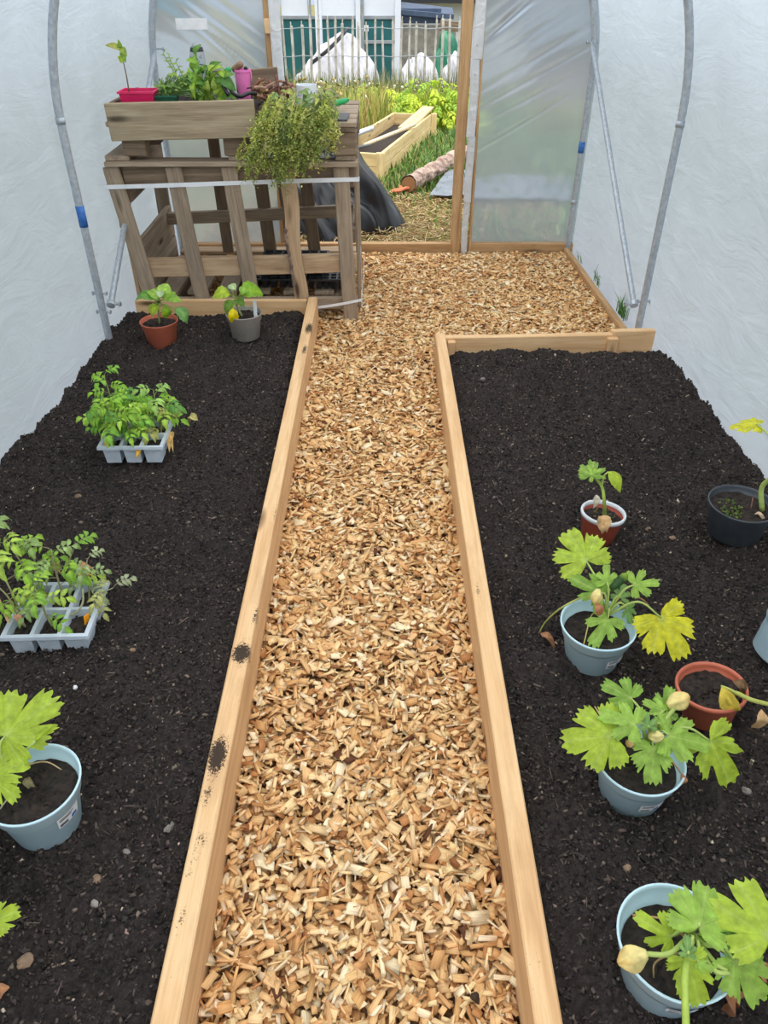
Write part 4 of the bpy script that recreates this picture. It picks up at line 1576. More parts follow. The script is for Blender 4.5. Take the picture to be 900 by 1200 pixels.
stone('grey pebble beside the pot of courgette with two cream buds', (876, 926), .0105, STONE)
stone('tan stone below the lone blue pot, nearer the corner', (32, 1130), .0125, TANSTONE, (1, 1.2, .7))
stone('brown angular stone between the lone blue pot and the path board', (114, 1033), .010, TANSTONE)
stone('small dark stone right of the lone blue pot', (147, 996), .007, STONE)
stone('cream pebble above the lone blue pot', (88, 806), .0065, PAPER)
stone('small green-grey stone under the lone blue pot', (112, 1062), .0075, STONE)
stone('grey stone near the board, level with the lone blue pot', (198, 968), .0095, STONE, (.8, 1.4, .7))
stone('tan pebble beside the near seedling tray', (155, 762), .008, TANSTONE)
stone('brown pebble between the far and near seedling trays', (93, 587), .009, TANSTONE)
stone('rusty pebble above the corner courgette pot', (734, 1020), .008, TANSTONE)
stone('tan pebble right of the red-brown pot', (760, 619), .009, TANSTONE)
stone('tan pebble further right of the red-brown pot', (788, 631), .009, TANSTONE)
stone('grey pebble at the far end of the courgette bed', (566, 441), .010, STONE)
mb = MB(); a = at(-6, 1160, z=.11); dead = dead_leaf
oval_leaf(mb, at(-8, 1168, z=.10), at(10, 1155, z=.105), .03, UPV, BROWN, .2, .3, .1, .1, 8)
tag(mb.build('dry_leaf', DRYLEAF, loc=at(0, 1162, z=.1), smooth=True), 'brown dry leaf on the soil at the lower corner of the tray bed', 'leaf')
mb = MB()
oval_leaf(mb, at(552, 1164, z=.012), at(562, 1176, z=.012), .018, UPV, lin((60, 44, 36)), .2, .3, .1, .1, 8)
tag(mb.build('dry_leaf', DRYLEAF, loc=at(557, 1170, z=.01), smooth=True), 'small dark leaf lying on the wood chips near the courgette bed board', 'leaf')


# ------------------------------------------------------------------ pallet bench
FY = 3.78
YB = V((0, 1, 0))


def vslat(root, xt, yt, xb, yb, w, ztop, zbot, Y, mat, t=.02, name='slat', seg=6):
    a, b = at(xt, yt, Y=Y), at(xb, yb, Y=Y)
    X = lambda z: a.x + (b.x - a.x) * (z - a.z) / (b.z - a.z)
    return board_part(name, mat, root, (X(zbot), Y, zbot), (X(ztop), Y, ztop), w, t, up=YB, seg=seg, jit=.002, bev=.004)


fp = thing('pallet', 'grey wooden pallet standing on edge as the front of the bench, bark on one slat', 'pallet', (-.68, FY, 0))
vslat(fp, 143.5, 240, 174.5, 340, .075, .733, .0, FY, OLDW)
vslat(fp, 207, 215, 237.5, 350, .074, .733, .0, FY, OLDW)
vslat(fp, 272, 215, 295.5, 350, .073, .733, .0, FY, OLDW)
vslat(fp, 400, 212, 412, 380, .072, .733, -.03, FY, OLDW)
# the slat cut from the edge of the log: wavy, bark along one side
a, b = at(338, 219, Y=FY), at(352, 350, Y=FY)
mb = MB(); mk = MB()
n = 26
prof = []
for k in range(n + 1):
    t = k / n
    z = -.01 + .743 * t
    xc = b.x + (a.x - b.x) * (z - b.z) / (a.z - b.z) + .006 * math.sin(t * 9)
    hl = .036 + .005 * math.sin(t * 14 + 1) - (.014 * math.exp(-((t - .45) / .12) ** 2))
    hr = .035 + .003 * math.sin(t * 11)
    prof.append((xc, z, hl, hr))
vs, gc = [], []
for (xc, z, hl, hr) in prof:
    for (dx, dy) in ((-hl, -.011), (hr, -.011), (hr, .011), (-hl, .011)):
        vs.append((xc + dx, FY + dy, z)); gc.append((z + 9, dx, dy))
fs = [(k * 4 + i, k * 4 + (i + 1) % 4, k * 4 + 4 + (i + 1) % 4, k * 4 + 4 + i) for k in range(n) for i in range(4)] + [(3, 2, 1, 0), (n * 4, n * 4 + 1, n * 4 + 2, n * 4 + 3)]
mb.add(vs, fs, gc=gc)
sl = mb.build('slat', PALW, fp)
for k in range(7, 17):
    xc, z, hl, hr = prof[k]
    blob(mk, (xc - hl + .003, FY - .008, z), .018, None, 8, 6, .2, (.55, .4, 1.1))
tag(mk.build('bark_edge', BARK, sl), 'strip of dark bark left on the slat')
for (q, w, m_) in ((((184, 314), (398, 307)), .088, PALW), (((150, 206), (398, 198)), .085, OLDW2)):
    A, B = at(*q[0], Y=3.815), at(*q[1], Y=3.815)
    A.x, B.x = -1.2, -.125
    board_part('rail', m_, fp, A, B, w, .04, up=YB, jit=.002)
A, B = at(374, 356, Y=3.80), at(404, 356, Y=3.80)
board_part('rail', OLDW, fp, V((-1.2, 3.815, A.z)), V((-.14, 3.815, A.z)), .06, .03, up=YB)

sp = thing('pallet', 'boarded grey pallet closing the bench side next to the left tunnel sheet', 'pallet', (-1.2, 4.1, 0))
for z in (.125, .300):
    board_part('side_board', OLDW, sp, (-1.20, 3.84, z), (-1.20, 4.52, z), .165, .022, up=X1, jit=.002)
board_part('side_board', OLDW2, sp, (-1.20, 3.84, .645), (-1.20, 4.52, .645), .165, .022, up=X1)
board_part('end_post', OLDW2, sp, (-1.245, 3.855, .44), (-1.24, 3.855, .732), .06, .03, up=YB)
board_part('end_post', OLDW2, sp, (-1.225, 4.50, .0), (-1.225, 4.50, .732), .07, .03, up=YB)
board_part('outer_edge', PALW, sp, (-1.238, 3.835, .06), (-1.242, 3.835, .37), .022, .03, up=YB)

bp = thing('pallet', 'brown pallet standing at the back of the bench behind the open slats', 'pallet', (-.65, 4.45, 0))
for (x0, x1) in ((256, 268.5), (304, 319), (331, 338), (356.5, 371)):
    pa = at((x0 + x1) / 2 - 4, 225, Y=4.44); pb = at((x0 + x1) / 2 + 5, 292, Y=4.44)
    w = abs(at(x1, 250, Y=4.44).x - at(x0, 250, Y=4.44).x)
    X = lambda z: pa.x + (pb.x - pa.x) * (z - pa.z) / (pb.z - pa.z)
    board_part('slat', OLDW2, bp, (X(.14), 4.44, .14), (X(.86), 4.44, .86), w, .02, up=YB)
A, B = at(240, 256, Y=4.42), at(400, 246, Y=4.42)
board_part('rail', OLDW, bp, (-1.19, 4.415, A.z), (-.14, 4.415, B.z), .062, .035, up=YB)
board_part('rail', OLDW2, bp, (-1.19, 4.415, .585), (-.14, 4.415, .59), .07, .035, up=YB)

rp = thing('pallet', 'narrow slatted pallet side of the bench facing the doorway', 'pallet', (-.125, 4.1, 0))
for Y, z0, z1, x in ((3.93, .02, .73, -.118), (4.18, .05, .73, -.12), (4.40, -.02, .73, -.122)):
    board_part('slat', OLDW, rp, (x, Y, z0), (x - .008, Y, z1), .06, .016, up=X1)
board_part('rail', OLDW2, rp, (-.142, 3.85, .67), (-.142, 4.47, .67), .09, .024, up=X1)
board_part('rail', OLDW2, rp, (-.142, 3.85, .40), (-.142, 4.47, .40), .07, .024, up=X1)

base = thing('pallet', 'flat grey pallet lying on the ground under the bench, black trays on it', 'pallet', (-.65, 4.2, 0))
for x in (-1.10, -.955, -.80, -.63, -.46, -.30):
    board_part('deck_board', OLDW, base, (x, 3.87, .105), (x, 4.55, .105), .10, .02)
for x in (-1.09, -.66, -.25):
    board_part('bearer', OLDW2, base, (x, 3.88, .06), (x, 4.55, .06), .08, .07)
board_part('cross_board', PALW, base, (-1.16, 4.50, .127), (-.14, 4.50, .127), .095, .02)
board_part('cross_board', PALW, base, (-1.16, 4.34, .127), (-.42, 4.34, .127), .09, .02)

tp = thing('pallet', 'grey pallet lying flat as the bench top under the plants and tools', 'pallet', (-.68, 4.0, .735))
for (y, w) in ((3.80, .10),):
    board_part('lower_board', OLDW, tp, (-1.262, y, .747), (-.112, y, .747), w, .022)
for x, w in ((-1.205, .11), (-.66, .075), (-.165, .09)):
    board_part('lower_board', OLDW, tp, (x, 3.77, .7695), (x, 4.37, .7695), w, .022)
for x in (-1.115, -.66, -.165):
    for y in (3.805, 4.05, 4.33):
        board_part('block', OLDW2, tp, (x - .052, y, .83), (x + .052, y, .83), .085, .10, seg=2, bev=.005)
for x in (-1.14, -.66, -.165):
    board_part('stringer', OLDW2, tp, (x, 3.755, .891), (x, 4.375, .891), .09, .02)
for y in (3.80, 3.925, 4.05, 4.18, 4.32):
    board_part('deck_board', OLDW, tp, (-1.22, y, .911), (-.112, y, .911), .10, .02)

tr = thing('planting_trough', 'long plank trough of weathered grey-green boards on the pallet bench', 'trough', (-.88, 4.0, .92))
board_part('front_plank', TROUGHW, tr, (-1.202, 3.74, .922), (-.553, 3.74, .938), .15, .022, up=YB, seg=14)
A = at(312, 97, Y=4.26)
board_part('back_plank', OLDW2, tr, (-.68, 4.255, .995), (-.50, 4.255, 1.005), .15, .02, up=YB)
board_part('end_plank', OLDW2, tr, (-1.19, 3.755, .96), (-1.19, 4.24, .96), .07, .02, up=X1)
mb = MB()
nx, ny = 40, 28
vv = [(-1.178 + .62 * i / nx, 3.755 + .485 * j / ny, .962 + random.uniform(-.006, .006)) for j in range(ny + 1) for i in range(nx + 1)]
mb.add(vv, [(j * (nx + 1) + i, j * (nx + 1) + i + 1, (j + 1) * (nx + 1) + i + 1, (j + 1) * (nx + 1) + i) for j in range(ny) for i in range(nx)])
mb.build('compost', POTSOIL, tr)

# straps


def strap(label, pts, w=.019):
    mb = MB()
    for k in range(len(pts) - 1):
        a, b = V(pts[k]), V(pts[k + 1])
        d = (b - a).normalized()
        nrm = V((-d.y, d.x, 0)) if abs(d.z) < .9 else V((1, 0, 0))
        board(mb, a - d * .0006, b + d * .0006, w, .0014, up=nrm, seg=6, jit=.0015, bev=.0004)
    tag(mb.build('strap', STRAP, loc=pts[0]), label, 'strap')


za, zb_ = at(130, 219, Y=3.765).z, at(408, 210.5, Y=3.765).z
strap('white strapping band pulled across the upper part of the front slats', [(-1.282, 4.3, za - .01), (-1.282, 3.765, za), (-.106, 3.765, zb_), (-.105, 3.79, zb_)])
zc_ = at(373, 358.5, Y=3.765).z; zd_ = at(419, 352, Y=3.765).z
strap('white strapping band round the foot of the bench corner by the path', [(-.33, 3.766, zc_ - .01), (-.103, 3.766, zd_), (-.1005, 4.4, zd_ + .01)], .014)
strap('white strapping band running up the bench corner post facing the doorway', [(-.102, 3.80, zd_ - .05), (-.1025, 3.803, .36)], .012)


def tub(mb, c, w0, d0, w1, d1, h, th=.003, floor=.25):
    """open tapered tray; sizes at the base and at the rim"""
    def r(w, d, z):
        return [(c[0] + sx * w / 2, c[1] + sy * d / 2, c[2] + z) for sx, sy in ((-1, -1), (1, -1), (1, 1), (-1, 1))]
    L = [r(w0, d0, 0), r(w1, d1, h - .008), r(w1 + .012, d1 + .012, h - .008), r(w1 + .012, d1 + .012, h), r(w1 - th, d1 - th, h), r(w0 - th, d0 - th, h * floor)]
    vs = [p for q in L for p in q]
    fs = [(3, 2, 1, 0)] + [(k * 4 + i, k * 4 + (i + 1) % 4, k * 4 + 4 + (i + 1) % 4, k * 4 + 4 + i) for k in range(5) for i in range(4)] + [(20, 21, 22, 23)]
    mb.add(vs, fs)


TZ = .968
# pink seed tray with a lone seedling
p = at(163.5, 111, Y=3.86)
root = thing('seedling_tray', 'hot pink tray with one tall thin seedling at the trough end', 'seedling tray', (p.x, 3.86, TZ))
mb = MB(); tub(mb, (p.x, 3.86, TZ), .135, .10, .15, .115, .066); mb.build('tray', PINKP, root)
mb = MB(); vv = [(p.x - .065 + .13 * i / 8, 3.86 - .045 + .09 * j / 6, TZ + .05 + random.uniform(-.004, .004)) for j in range(7) for i in range(9)]
mb.add(vv, [(j * 9 + i, j * 9 + i + 1, j * 9 + i + 10, j * 9 + i + 9) for j in range(6) for i in range(8)]); mb.build('compost', POTSOIL, root)
s0, s1, s2 = at(151, 106, Y=3.86), at(148, 88, Y=3.86), at(143, 66, Y=3.86)
stalk_part('stem', root, [V((s0.x, 3.86, TZ + .06)), s1, s2], .0035, .002, lin((130, 110, 90)))
for b, t, w, cc in (((143, 66), (142, 73), .032, G_LIME), ((142, 58), (124, 51), .028, lin((176, 180, 96))), ((141, 56), (148, 64), .03, lin((150, 170, 80))), ((141, 56), (139, 48), .02, G_MID), ((142, 60), (147, 72), .026, G_MID)):
    mb = MB(); oval_leaf(mb, at(*b, Y=3.86), at(*t, Y=3.84), w, V((.2, -.8, .5)), cc, .3, .2); mb.build('leaf', LEAF, root, smooth=True)


def bushy(name, label, cat, spots, Y, base, colrs, n, llen, lw, tooth=0., potm=None, sprigs=(), seed=0, spread=.03):
    rd = random.Random(seed)
    root = thing(name, label, cat, base)
    if potm:
        mb = MB(); tub(mb, base, .085, .07, .10, .085, .05, floor=.8); mb.build('pot', potm, root)
    ms, ml = MB(), MB()
    b0 = V(base) + V((0, 0, .02))
    for k in range(n):
        x, y = rd.choice(spots)
        q = at(x + rd.uniform(-6, 6), y + rd.uniform(-6, 6), Y=Y + rd.uniform(-spread, spread))
        d = V((q.x - b0.x, rd.uniform(-.6, .3) * .1, .03 + rd.uniform(-.08, .06)))
        tube(ms, bez(b0 + V((rd.uniform(-.03, .03), rd.uniform(-.02, .02), 0)), (b0 + q) / 2 + V((0, 0, .03)), q, 4), .0016, 5, col=shade_of(colrs[0], .8))
        d = (d.normalized() + V((rd.uniform(-.7, .7), rd.uniform(-.9, .1), rd.uniform(-.6, .4)))).normalized()
        oval_leaf(ml, q, q + d * llen * rd.uniform(.6, 1.2), lw * rd.uniform(.7, 1.2), V((rd.uniform(-.3, .3), -.7, .7)), shade_of(rd.choice(colrs), rd.uniform(.8, 1.15)), .35, .25, tooth, .03)
    for (x0, y0, x1, y1, m_) in sprigs:
        A, B = at(x0, y0, Y=Y), at(x1, y1, Y=Y)
        tube(ms, [A.lerp(B, k / 5) + V((.004 * math.sin(k), 0, 0)) for k in range(6)], .002, 5, col=shade_of(colrs[0], .9))
        for k in range(m_):
            q = A.lerp(B, .3 + .7 * k / max(1, m_ - 1))
            sgn = -1 if k % 2 else 1
            oval_leaf(ml, q, q + V((sgn * .8, -.3, .35 if k < m_ - 1 else 1.2)).normalized() * llen * .75, lw * .7, V((0, -.8, .6)), rd.choice(colrs), .35, .25, tooth)
    ms.build('stems', STALK, root, smooth=True)
    ml.build('leaves', LEAF, root, smooth=True)
    return root


p = at(192, 113, Y=3.87)
bushy('herb_pot', 'dark green pot of small-leaved grey-green herbs beside the pink tray', 'potted herb', [(190, 98), (200, 92), (212, 100), (222, 104), (205, 106), (196, 105), (215, 93), (188, 105), (228, 108)], 3.87, V((p.x + .01, 3.87, TZ - .002)),
      [lin((130, 166, 90)), lin((104, 146, 92)), lin((160, 190, 110)), lin((150, 180, 70))], 150, .026, .010, 0, DKGREENP, [(206, 92, 192, 62, 7), (207, 90, 199, 66, 6), (214, 92, 207, 72, 5)], 3)
p = at(243, 112, Y=3.9)
bushy('pepper_plant', 'leafy bright green pepper plant in the middle of the trough', 'potted plant', [(232, 102), (243, 96), (254, 104), (238, 92), (250, 90), (258, 96), (228, 98), (236, 110), (256, 112), (246, 108), (222, 96), (232, 90), (244, 86), (256, 88)], 3.9, V((p.x, 3.9, TZ)),
      [lin((164, 198, 78)), lin((140, 182, 70)), lin((114, 160, 66)), lin((184, 210, 100)), lin((98, 142, 62))], 60, .066, .038, 0, None, [(238, 92, 228, 64, 3)], 4)
p = at(268, 108, Y=3.86)
mb = MB(); oval_leaf(mb, at(258, 92, Y=3.86), at(276, 104, Y=3.84), .05, V((.3, -.8, .4)), lin((90, 134, 70)), .3, .2)
mb.build('leaf', LEAF, bpy.data.objects['pepper_plant'], smooth=True)


def upright(name, label, cat, px0, px1, ytop, ybot, Y, mat, taper=.8, thick=.003, z0=None, closed=False):
    a, b = at(px0, ytop, Y=Y), at(px1, ytop, Y=Y)
    R = (b.x - a.x) / 2
    z1 = a.z
    zb = z0 if z0 is not None else at(px0, ybot, Y=Y).z
    c = V(((a.x + b.x) / 2, Y, zb))
    h = z1 - zb
    root = thing(name, label, cat, c)
    return root, c, R, h


root, c, R, h = upright('bucket', 'candy pink bucket with tool handles standing in it', 'bucket', 274, 293, 81, 113, 4.02, PINKB, z0=TZ)
mb = MB(); lathe(mb, [(R * .72, 0), (R * .74, .004), (R * .95, h - .012), (R * 1.04, h - .010), (R * 1.05, h), (R * .96, h), (R * .7, .008)], c, 32); mb.build('body', PINKB, root, smooth=False)
mb = MB(); tube(mb, [c + V((R * 1.03, 0, h - .006)), c + V((R * 1.12, -.01, h - .03)), c + V((R * 1.0, -.012, h - .06))], .003, 6); mb.build('bail_handle', PINKB, root, smooth=True)
bc = c + V((0, 0, h))
root = thing('trowel', 'brown wooden trowel handle sticking out of the candy pink bucket', 'trowel', bc + V((-.02, 0, -.09)))
A, B = at(273, 82, Y=4.01), at(284, 74, Y=4.0)
mb = MB(); q = [A, A.lerp(B, .2), A.lerp(B, .6), A.lerp(B, .9), B]; tube(mb, q, [.011, .0135, .0145, .014, .007], 12); mb.build('handle', TOOLW, root, smooth=True)
mb = MB(); tube(mb, [A, A + V((.012, .0, -.03)), A + V((.02, 0, -.09))], [.005, .005, .012], 8); mb.build('blade', STEEL, root, smooth=True)
root = thing('hand_fork', 'black tool grip beside the trowel in the candy pink bucket', 'hand tool', bc + V((.02, 0, -.09)))
A = at(288, 80, Y=4.02); mb = MB(); blob(mb, A, .009, None, 10, 8, .02); mb.build('grip', BLACKP, root, smooth=True)
mb = MB(); tube(mb, [A, A + V((-.01, 0, -.09))], .004, 8); mb.build('shaft', STEEL, root)
root = thing('spray_head', 'small bright green spray nozzle between pepper leaves and pink bucket', 'spray nozzle', at(266, 90, Y=3.96))
A, B = at(262, 84, Y=3.96), at(270, 81, Y=3.95)
mb = MB(); tube(mb, [A, A.lerp(B, .5), B], [.006, .012, .010], 12); mb.build('nozzle', GREENP, root, smooth=True)
mb = MB(); tube(mb, [A, at(263, 100, Y=3.96), V((A.x, 3.96, TZ))], [.006, .016, .018], 12); mb.build('bottle', WHITEP, root, smooth=True)
root, c, R, h = upright('plant_pot', 'empty grey pot standing behind the pepper leaves', 'pot', 246, 260, 75, 110, 4.05, GREYPOT, z0=TZ)
mb = MB(); lathe(mb, pot_profile(R, h, R * .75, .2, soilz=.4), c, 28); mb.build('pot', GREYPOT, root)
# clear cup with a dark arched band
root, c, R, h = upright('plastic_bottle', 'upturned pale plastic bottle with a dark arched band behind the pepper plant', 'bottle', 221, 239, 55, 110, 4.12, WHITEP, z0=TZ)
mb = MB(); lathe(mb, [(R * .9, 0), (R, .01), (R, h * .72), (R * .96, h * .86), (R * .8, h * .98), (R * .5, h * 1.06), (0.001, h * 1.08)], c, 28); mb.build('body', film('clear bottle plastic', (226, 232, 236), .4, .2, .3, .12), root, smooth=True)
mb = MB(); lathe(mb, [(R * .90, h * .915), (R * .83, h * .975), (R * .78, h * 1.0), (R * .76, h * .98), (R * .86, h * .91)], c, 28, close=False); mb.build('dark_band', BLACKP, root, smooth=True)
mb = MB()
for k in range(26):
    a_ = -PI / 2 + random.uniform(-1.2, 1.2); zz = h * random.uniform(.6, .92)
    blob(mb, c + V((math.cos(a_) * R * .99, math.sin(a_) * R * .99, zz)), .0028, None, 5, 4, .1)
mb.build('droplets', GREYSHEET, root)
# black hose loop
mb = MB(); tube(mb, smooth_path([at(268, 112, Y=3.84), at(262, 101, Y=3.85), at(266, 97, Y=3.86), at(272, 108, Y=3.85), at(282, 113, Y=3.83), at(292, 109, Y=3.84), at(300, 110, Y=3.86)], 5), .008, 8)
tag(mb.build('hose', BLACKP, loc=at(280, 112, Y=3.84), smooth=True), 'short black hose lying along the trough rim below the candy pink bucket', 'hose')

# pulled weeds hanging over the front
def weed_heap():
    rd = random.Random(9)
    root = thing('weed_heap', 'heap of pulled feathery weeds drooping over the bench front', 'pulled weeds', at(345, 120, Y=3.85))
    C = [lin((196, 202, 104)), lin((176, 188, 96)), lin((152, 168, 92)), lin((206, 206, 124)), lin((134, 152, 84))]
    for grp in range(3):
        mb = MB()
        for k in range(25):
            x0 = rd.uniform(310, 386)
            y0 = rd.uniform(106, 128)
            x1 = 281 + (x0 - 305) * 1.25 + rd.uniform(-20, 14)
            dep = 217 - 40 * abs((x1 - 318) / 70) ** 1.6
            y1 = rd.uniform(150, max(165, dep)) if rd.random() < .35 else rd.uniform(dep - 30, dep)
            P0 = at(x0, y0, Y=rd.uniform(3.80, 3.95))
            Yf = 3.705 - rd.uniform(0, .07)
            P1 = at(x0 * .75 + x1 * .25 + rd.uniform(-5, 5), y0 + (y1 - y0) * .3, Y=Yf)
            P2 = at(x0 * .3 + x1 * .7 + rd.uniform(-7, 7), y0 + (y1 - y0) * .7, Y=Yf - .01)
            P3 = at(x1, y1, Y=Yf)
            path = smooth_path([P0, P1, P2, P3], 8)
            c = rd.choice(C)
            n = len(path)
            tube(mb, path, [.0032 - .002 * i / n for i in range(n)], 4, col=shade_of(c, .9), cap=False)
            for i in range(4, n):
                if rd.random() < .5:
                    # side spray: short curved string of seed clusters
                    q = path[i]
                    dd = V((rd.uniform(-1, 1), rd.uniform(-.9, .1), rd.uniform(-.5, .5))).normalized() * rd.uniform(.025, .055)
                    sp = bez(q, q + dd * .6, q + dd + V((0, 0, -rd.uniform(.015, .05))), 6)
                else:
                    sp = [path[i - 1].lerp(path[i], t / 3) for t in range(4)]
                for q in sp:
                    for _ in range(2):
                        d = V((rd.uniform(-1, 1), rd.uniform(-1, .5), rd.uniform(-1, .6))).normalized() * rd.uniform(.007, .017)
                        s = d.cross(V((rd.uniform(-1, 1), rd.uniform(-1, 1), rd.uniform(-1, 1)))).normalized() * rd.uniform(.002, .0044)
                        mb.add([q - s * .3, q + d * .5 - s, q + d, q + d * .5 + s], [(0, 1, 2, 3)], col=shade_of(c, rd.uniform(.75, 1.25)))
        mb.build('drooping_spray', LEAF, root)
    mb = MB()
    for k in range(150):
        x, y = rd.uniform(318, 392), rd.uniform(106, 150)
        if y > 130 and rd.random() < .6:
            continue
        q = at(x, y, Y=rd.uniform(3.70, 3.88))
        if q.z < .94 and q.y > 3.74:
            q.y = 3.72
        d = V((rd.uniform(-1, 1), rd.uniform(-1, .2), rd.uniform(-.9, .5))).normalized()
        oval_leaf(mb, q, q + d * rd.uniform(.03, .055), rd.uniform(.014, .028), V((rd.uniform(-.5, .5), -.7, .6)), shade_of(rd.choice([lin((140, 166, 100)), lin((112, 142, 88)), lin((170, 186, 104)), lin((190, 194, 110)), lin((150, 150, 110))]), rd.uniform(.75, 1.1)), .4, .3, .12, .05)
    mb.build('leaves', LEAF, root, smooth=True)
    mb = MB()
    for k in range(60):
        x, y = rd.uniform(300, 342), rd.uniform(98, 116)
        q = at(x, y, Y=rd.uniform(3.85, 4.0))
        d = V((rd.uniform(-1, 1), rd.uniform(-.6, .6), rd.uniform(-.4, .6))).normalized() * rd.uniform(.02, .05)
        tube(mb, bez(q - d, q + V((rd.uniform(-.02, .02), 0, rd.uniform(-.01, .02))), q + d, 5), rd.uniform(.003, .007), 5, col=rd.choice([lin((150, 108, 88)), lin((122, 80, 66)), lin((176, 140, 120)), lin((90, 62, 56)), lin((190, 160, 110))]))
    mb.build('roots', DRYLEAF, root, smooth=True)


weed_heap()
# mug, cable, green handled tool, slate, mesh roll
c = at(359.5, 111, Y=4.10); c.z = .922
A, B = at(347, 99, Y=4.1), at(371.5, 99, Y=4.1)
R, h = (B.x - A.x) / 2, A.z - .922
root = thing('mug', 'white mug with pale blue dots behind the pulled weeds', 'mug', c)
mb = MB(); lathe(mb, [(R * .88, 0), (R * .92, .004), (R, h - .004), (R, h), (R * .93, h), (R * .82, .008)], c, 32); mb.build('body', WHITEP, root, smooth=False)
mb = MB(); tube(mb, smooth_path([c + V((R * .9, -.01, h * .8)), c + V((R * 1.5, -.02, h * .7)), c + V((R * 1.45, -.02, h * .35)), c + V((R * .9, -.01, h * .25))], 5), .005, 8); mb.build('handle', WHITEP, root, smooth=True)
mb = MB()
for k in range(12):
    a_ = -PI / 2 + random.uniform(-1.1, 1.1); zz = h * random.uniform(.2, .85)
    blob(mb, c + V((math.cos(a_) * R * .97, math.sin(a_) * R * .97, zz)), .0035, None, 6, 4, .1)
mb.build('blue_dots', plain('pale blue glaze', (130, 170, 210), .4), root)
mb = MB(); tube(mb, smooth_path([at(373, 118, Y=4.0), at(374, 109, Y=4.02), at(380, 107, Y=4.03), at(384, 113, Y=4.0), at(382, 119, Y=3.98), at(390, 121, Y=3.95)], 6), .005, 8)
tag(mb.build('cable', BLACKP, loc=at(378, 112, Y=4.0), smooth=True), 'loop of black cable beside the white mug', 'cable')
root = thing('hand_shears', 'garden tool with a bright green handle at the bench top end', 'hand tool', at(399, 122, Y=4.02))
A, B = at(389, 122.5, Y=4.0), at(408, 117, Y=4.06)
A.z = max(A.z, .937); B.z = max(B.z, .937)
mb = MB(); tube(mb, [A, A.lerp(B, .2), A.lerp(B, .7), B], [.010, .014, .014, .008], 10); mb.build('handle', GREENP, root, smooth=True)
mb = MB(); tube(mb, [A, A + V((-.06, -.01, -.004))], [.006, .002], 8); mb.build('blade', STEEL, root, smooth=True)
mb = MB(); board(mb, (-.19, 3.775, .926), (-.185, 3.93, .926), .075, .009, seg=2)
tag(mb.build('slate_tile', SLATE, loc=(-.19, 3.85, .926)), 'dark slate tile lying at the front corner of the bench top', 'tile')
A, B = at(362, 178, Y=3.78), at(393, 168, Y=3.86)
A.z = max(A.z, .785); B.z = max(B.z, .785)
mb = MB()
nn, ms_ = 14, 24
pts_ = [A.lerp(B, k / ms_) for k in range(ms_ + 1)]
tube(mb, pts_, [.021 + (.003 if k % 2 else 0) for k in range(ms_ + 1)], nn)
tag(mb.build('mesh_roll', MESHG, loc=A, smooth=False), 'roll of silver mesh tucked under the bench top behind hanging weeds', 'mesh roll')

# black trays stored below
p = at(384, 335, Y=4.0)
root = thing('module_tray', 'black module tray under the bench at the end by the path', 'seed tray', (p.x, 4.0, .116))
cell_tray(root, V((p.x, 4.02, .116)), .0, .19, .26, .055, 5, 6, BLACKP, False)
p = at(318, 335, Y=4.0)
root = thing('module_tray', 'black module tray under the bench behind the bark-edged slat', 'seed tray', (p.x, 4.02, .116))
cell_tray(root, V((p.x, 4.06, .116)), .03, .27, .30, .05, 6, 6, BLACKP, False)
root = thing('module_tray', 'black module tray nested on top of the other trays under the bench', 'seed tray', (p.x + .1, 4.06, .168))
cell_tray(root, V((p.x + .12, 4.08, .172)), -.04, .34, .26, .045, 7, 5, BLACKP, False)


# ------------------------------------------------------------------ outside the doorway
def blades(name, label, cat, n, region, hmin, hmax, cols, wts, lean=.35, w=.006, mat=STRAW, cl=0, droop=.3):
    """loose grass: bent three-step blades"""
    P = region(n)
    n = len(P)
    h = RNG.uniform(hmin, hmax, n)
    a = RNG.uniform(0, 6.3, n)
    L = RNG.uniform(0, lean, n)
    d = np.stack([np.cos(a), np.sin(a), np.zeros(n)], 1)
    s = np.stack([-np.sin(a), np.cos(a), np.zeros(n)], 1) * (w * RNG.uniform(.5, 1.3, n))[:, None]
    vs = []
    for t, ww in ((0, 1), (.4, .85), (.75, .6), (1, .12)):
        c = P + d * (h * L * t ** 1.8)[:, None]
        c[:, 2] += h * (t - droop * L * t * t)
        vs += [c - s * ww, c + s * ww]
    v = np.stack(vs, 1).reshape(-1, 3)
    q = np.array([(0, 1, 3, 2), (2, 3, 5, 4), (4, 5, 7, 6)])
    f = (q[None] + (np.arange(n) * 8)[:, None, None]).reshape(-1, 4)
    o = np_mesh(name, v, f, mat, col=np.repeat(pick_cols(n, cols, wts, .18), 8, 0))
    return tag(o, label, cat, kind='stuff')


def area(x0, x1, y0, y1, cond=None, dz=-.03):
    def f(n):
        x, y = RNG.uniform(x0, x1, n), RNG.uniform(y0, y1, n)
        k = np.ones(n, bool) if cond is None else cond(x, y)
        x, y = x[k], y[k]
        return np.stack([x, y, gz(y) + dz], 1)
    return f


def in_bed(x, y):
    t = (y - 6.95) / 2.15
    xr = -.01 + .53 * t
    return (y > 6.9) & (y < 9.2) & (x < xr + .05) & (x > xr - .50)


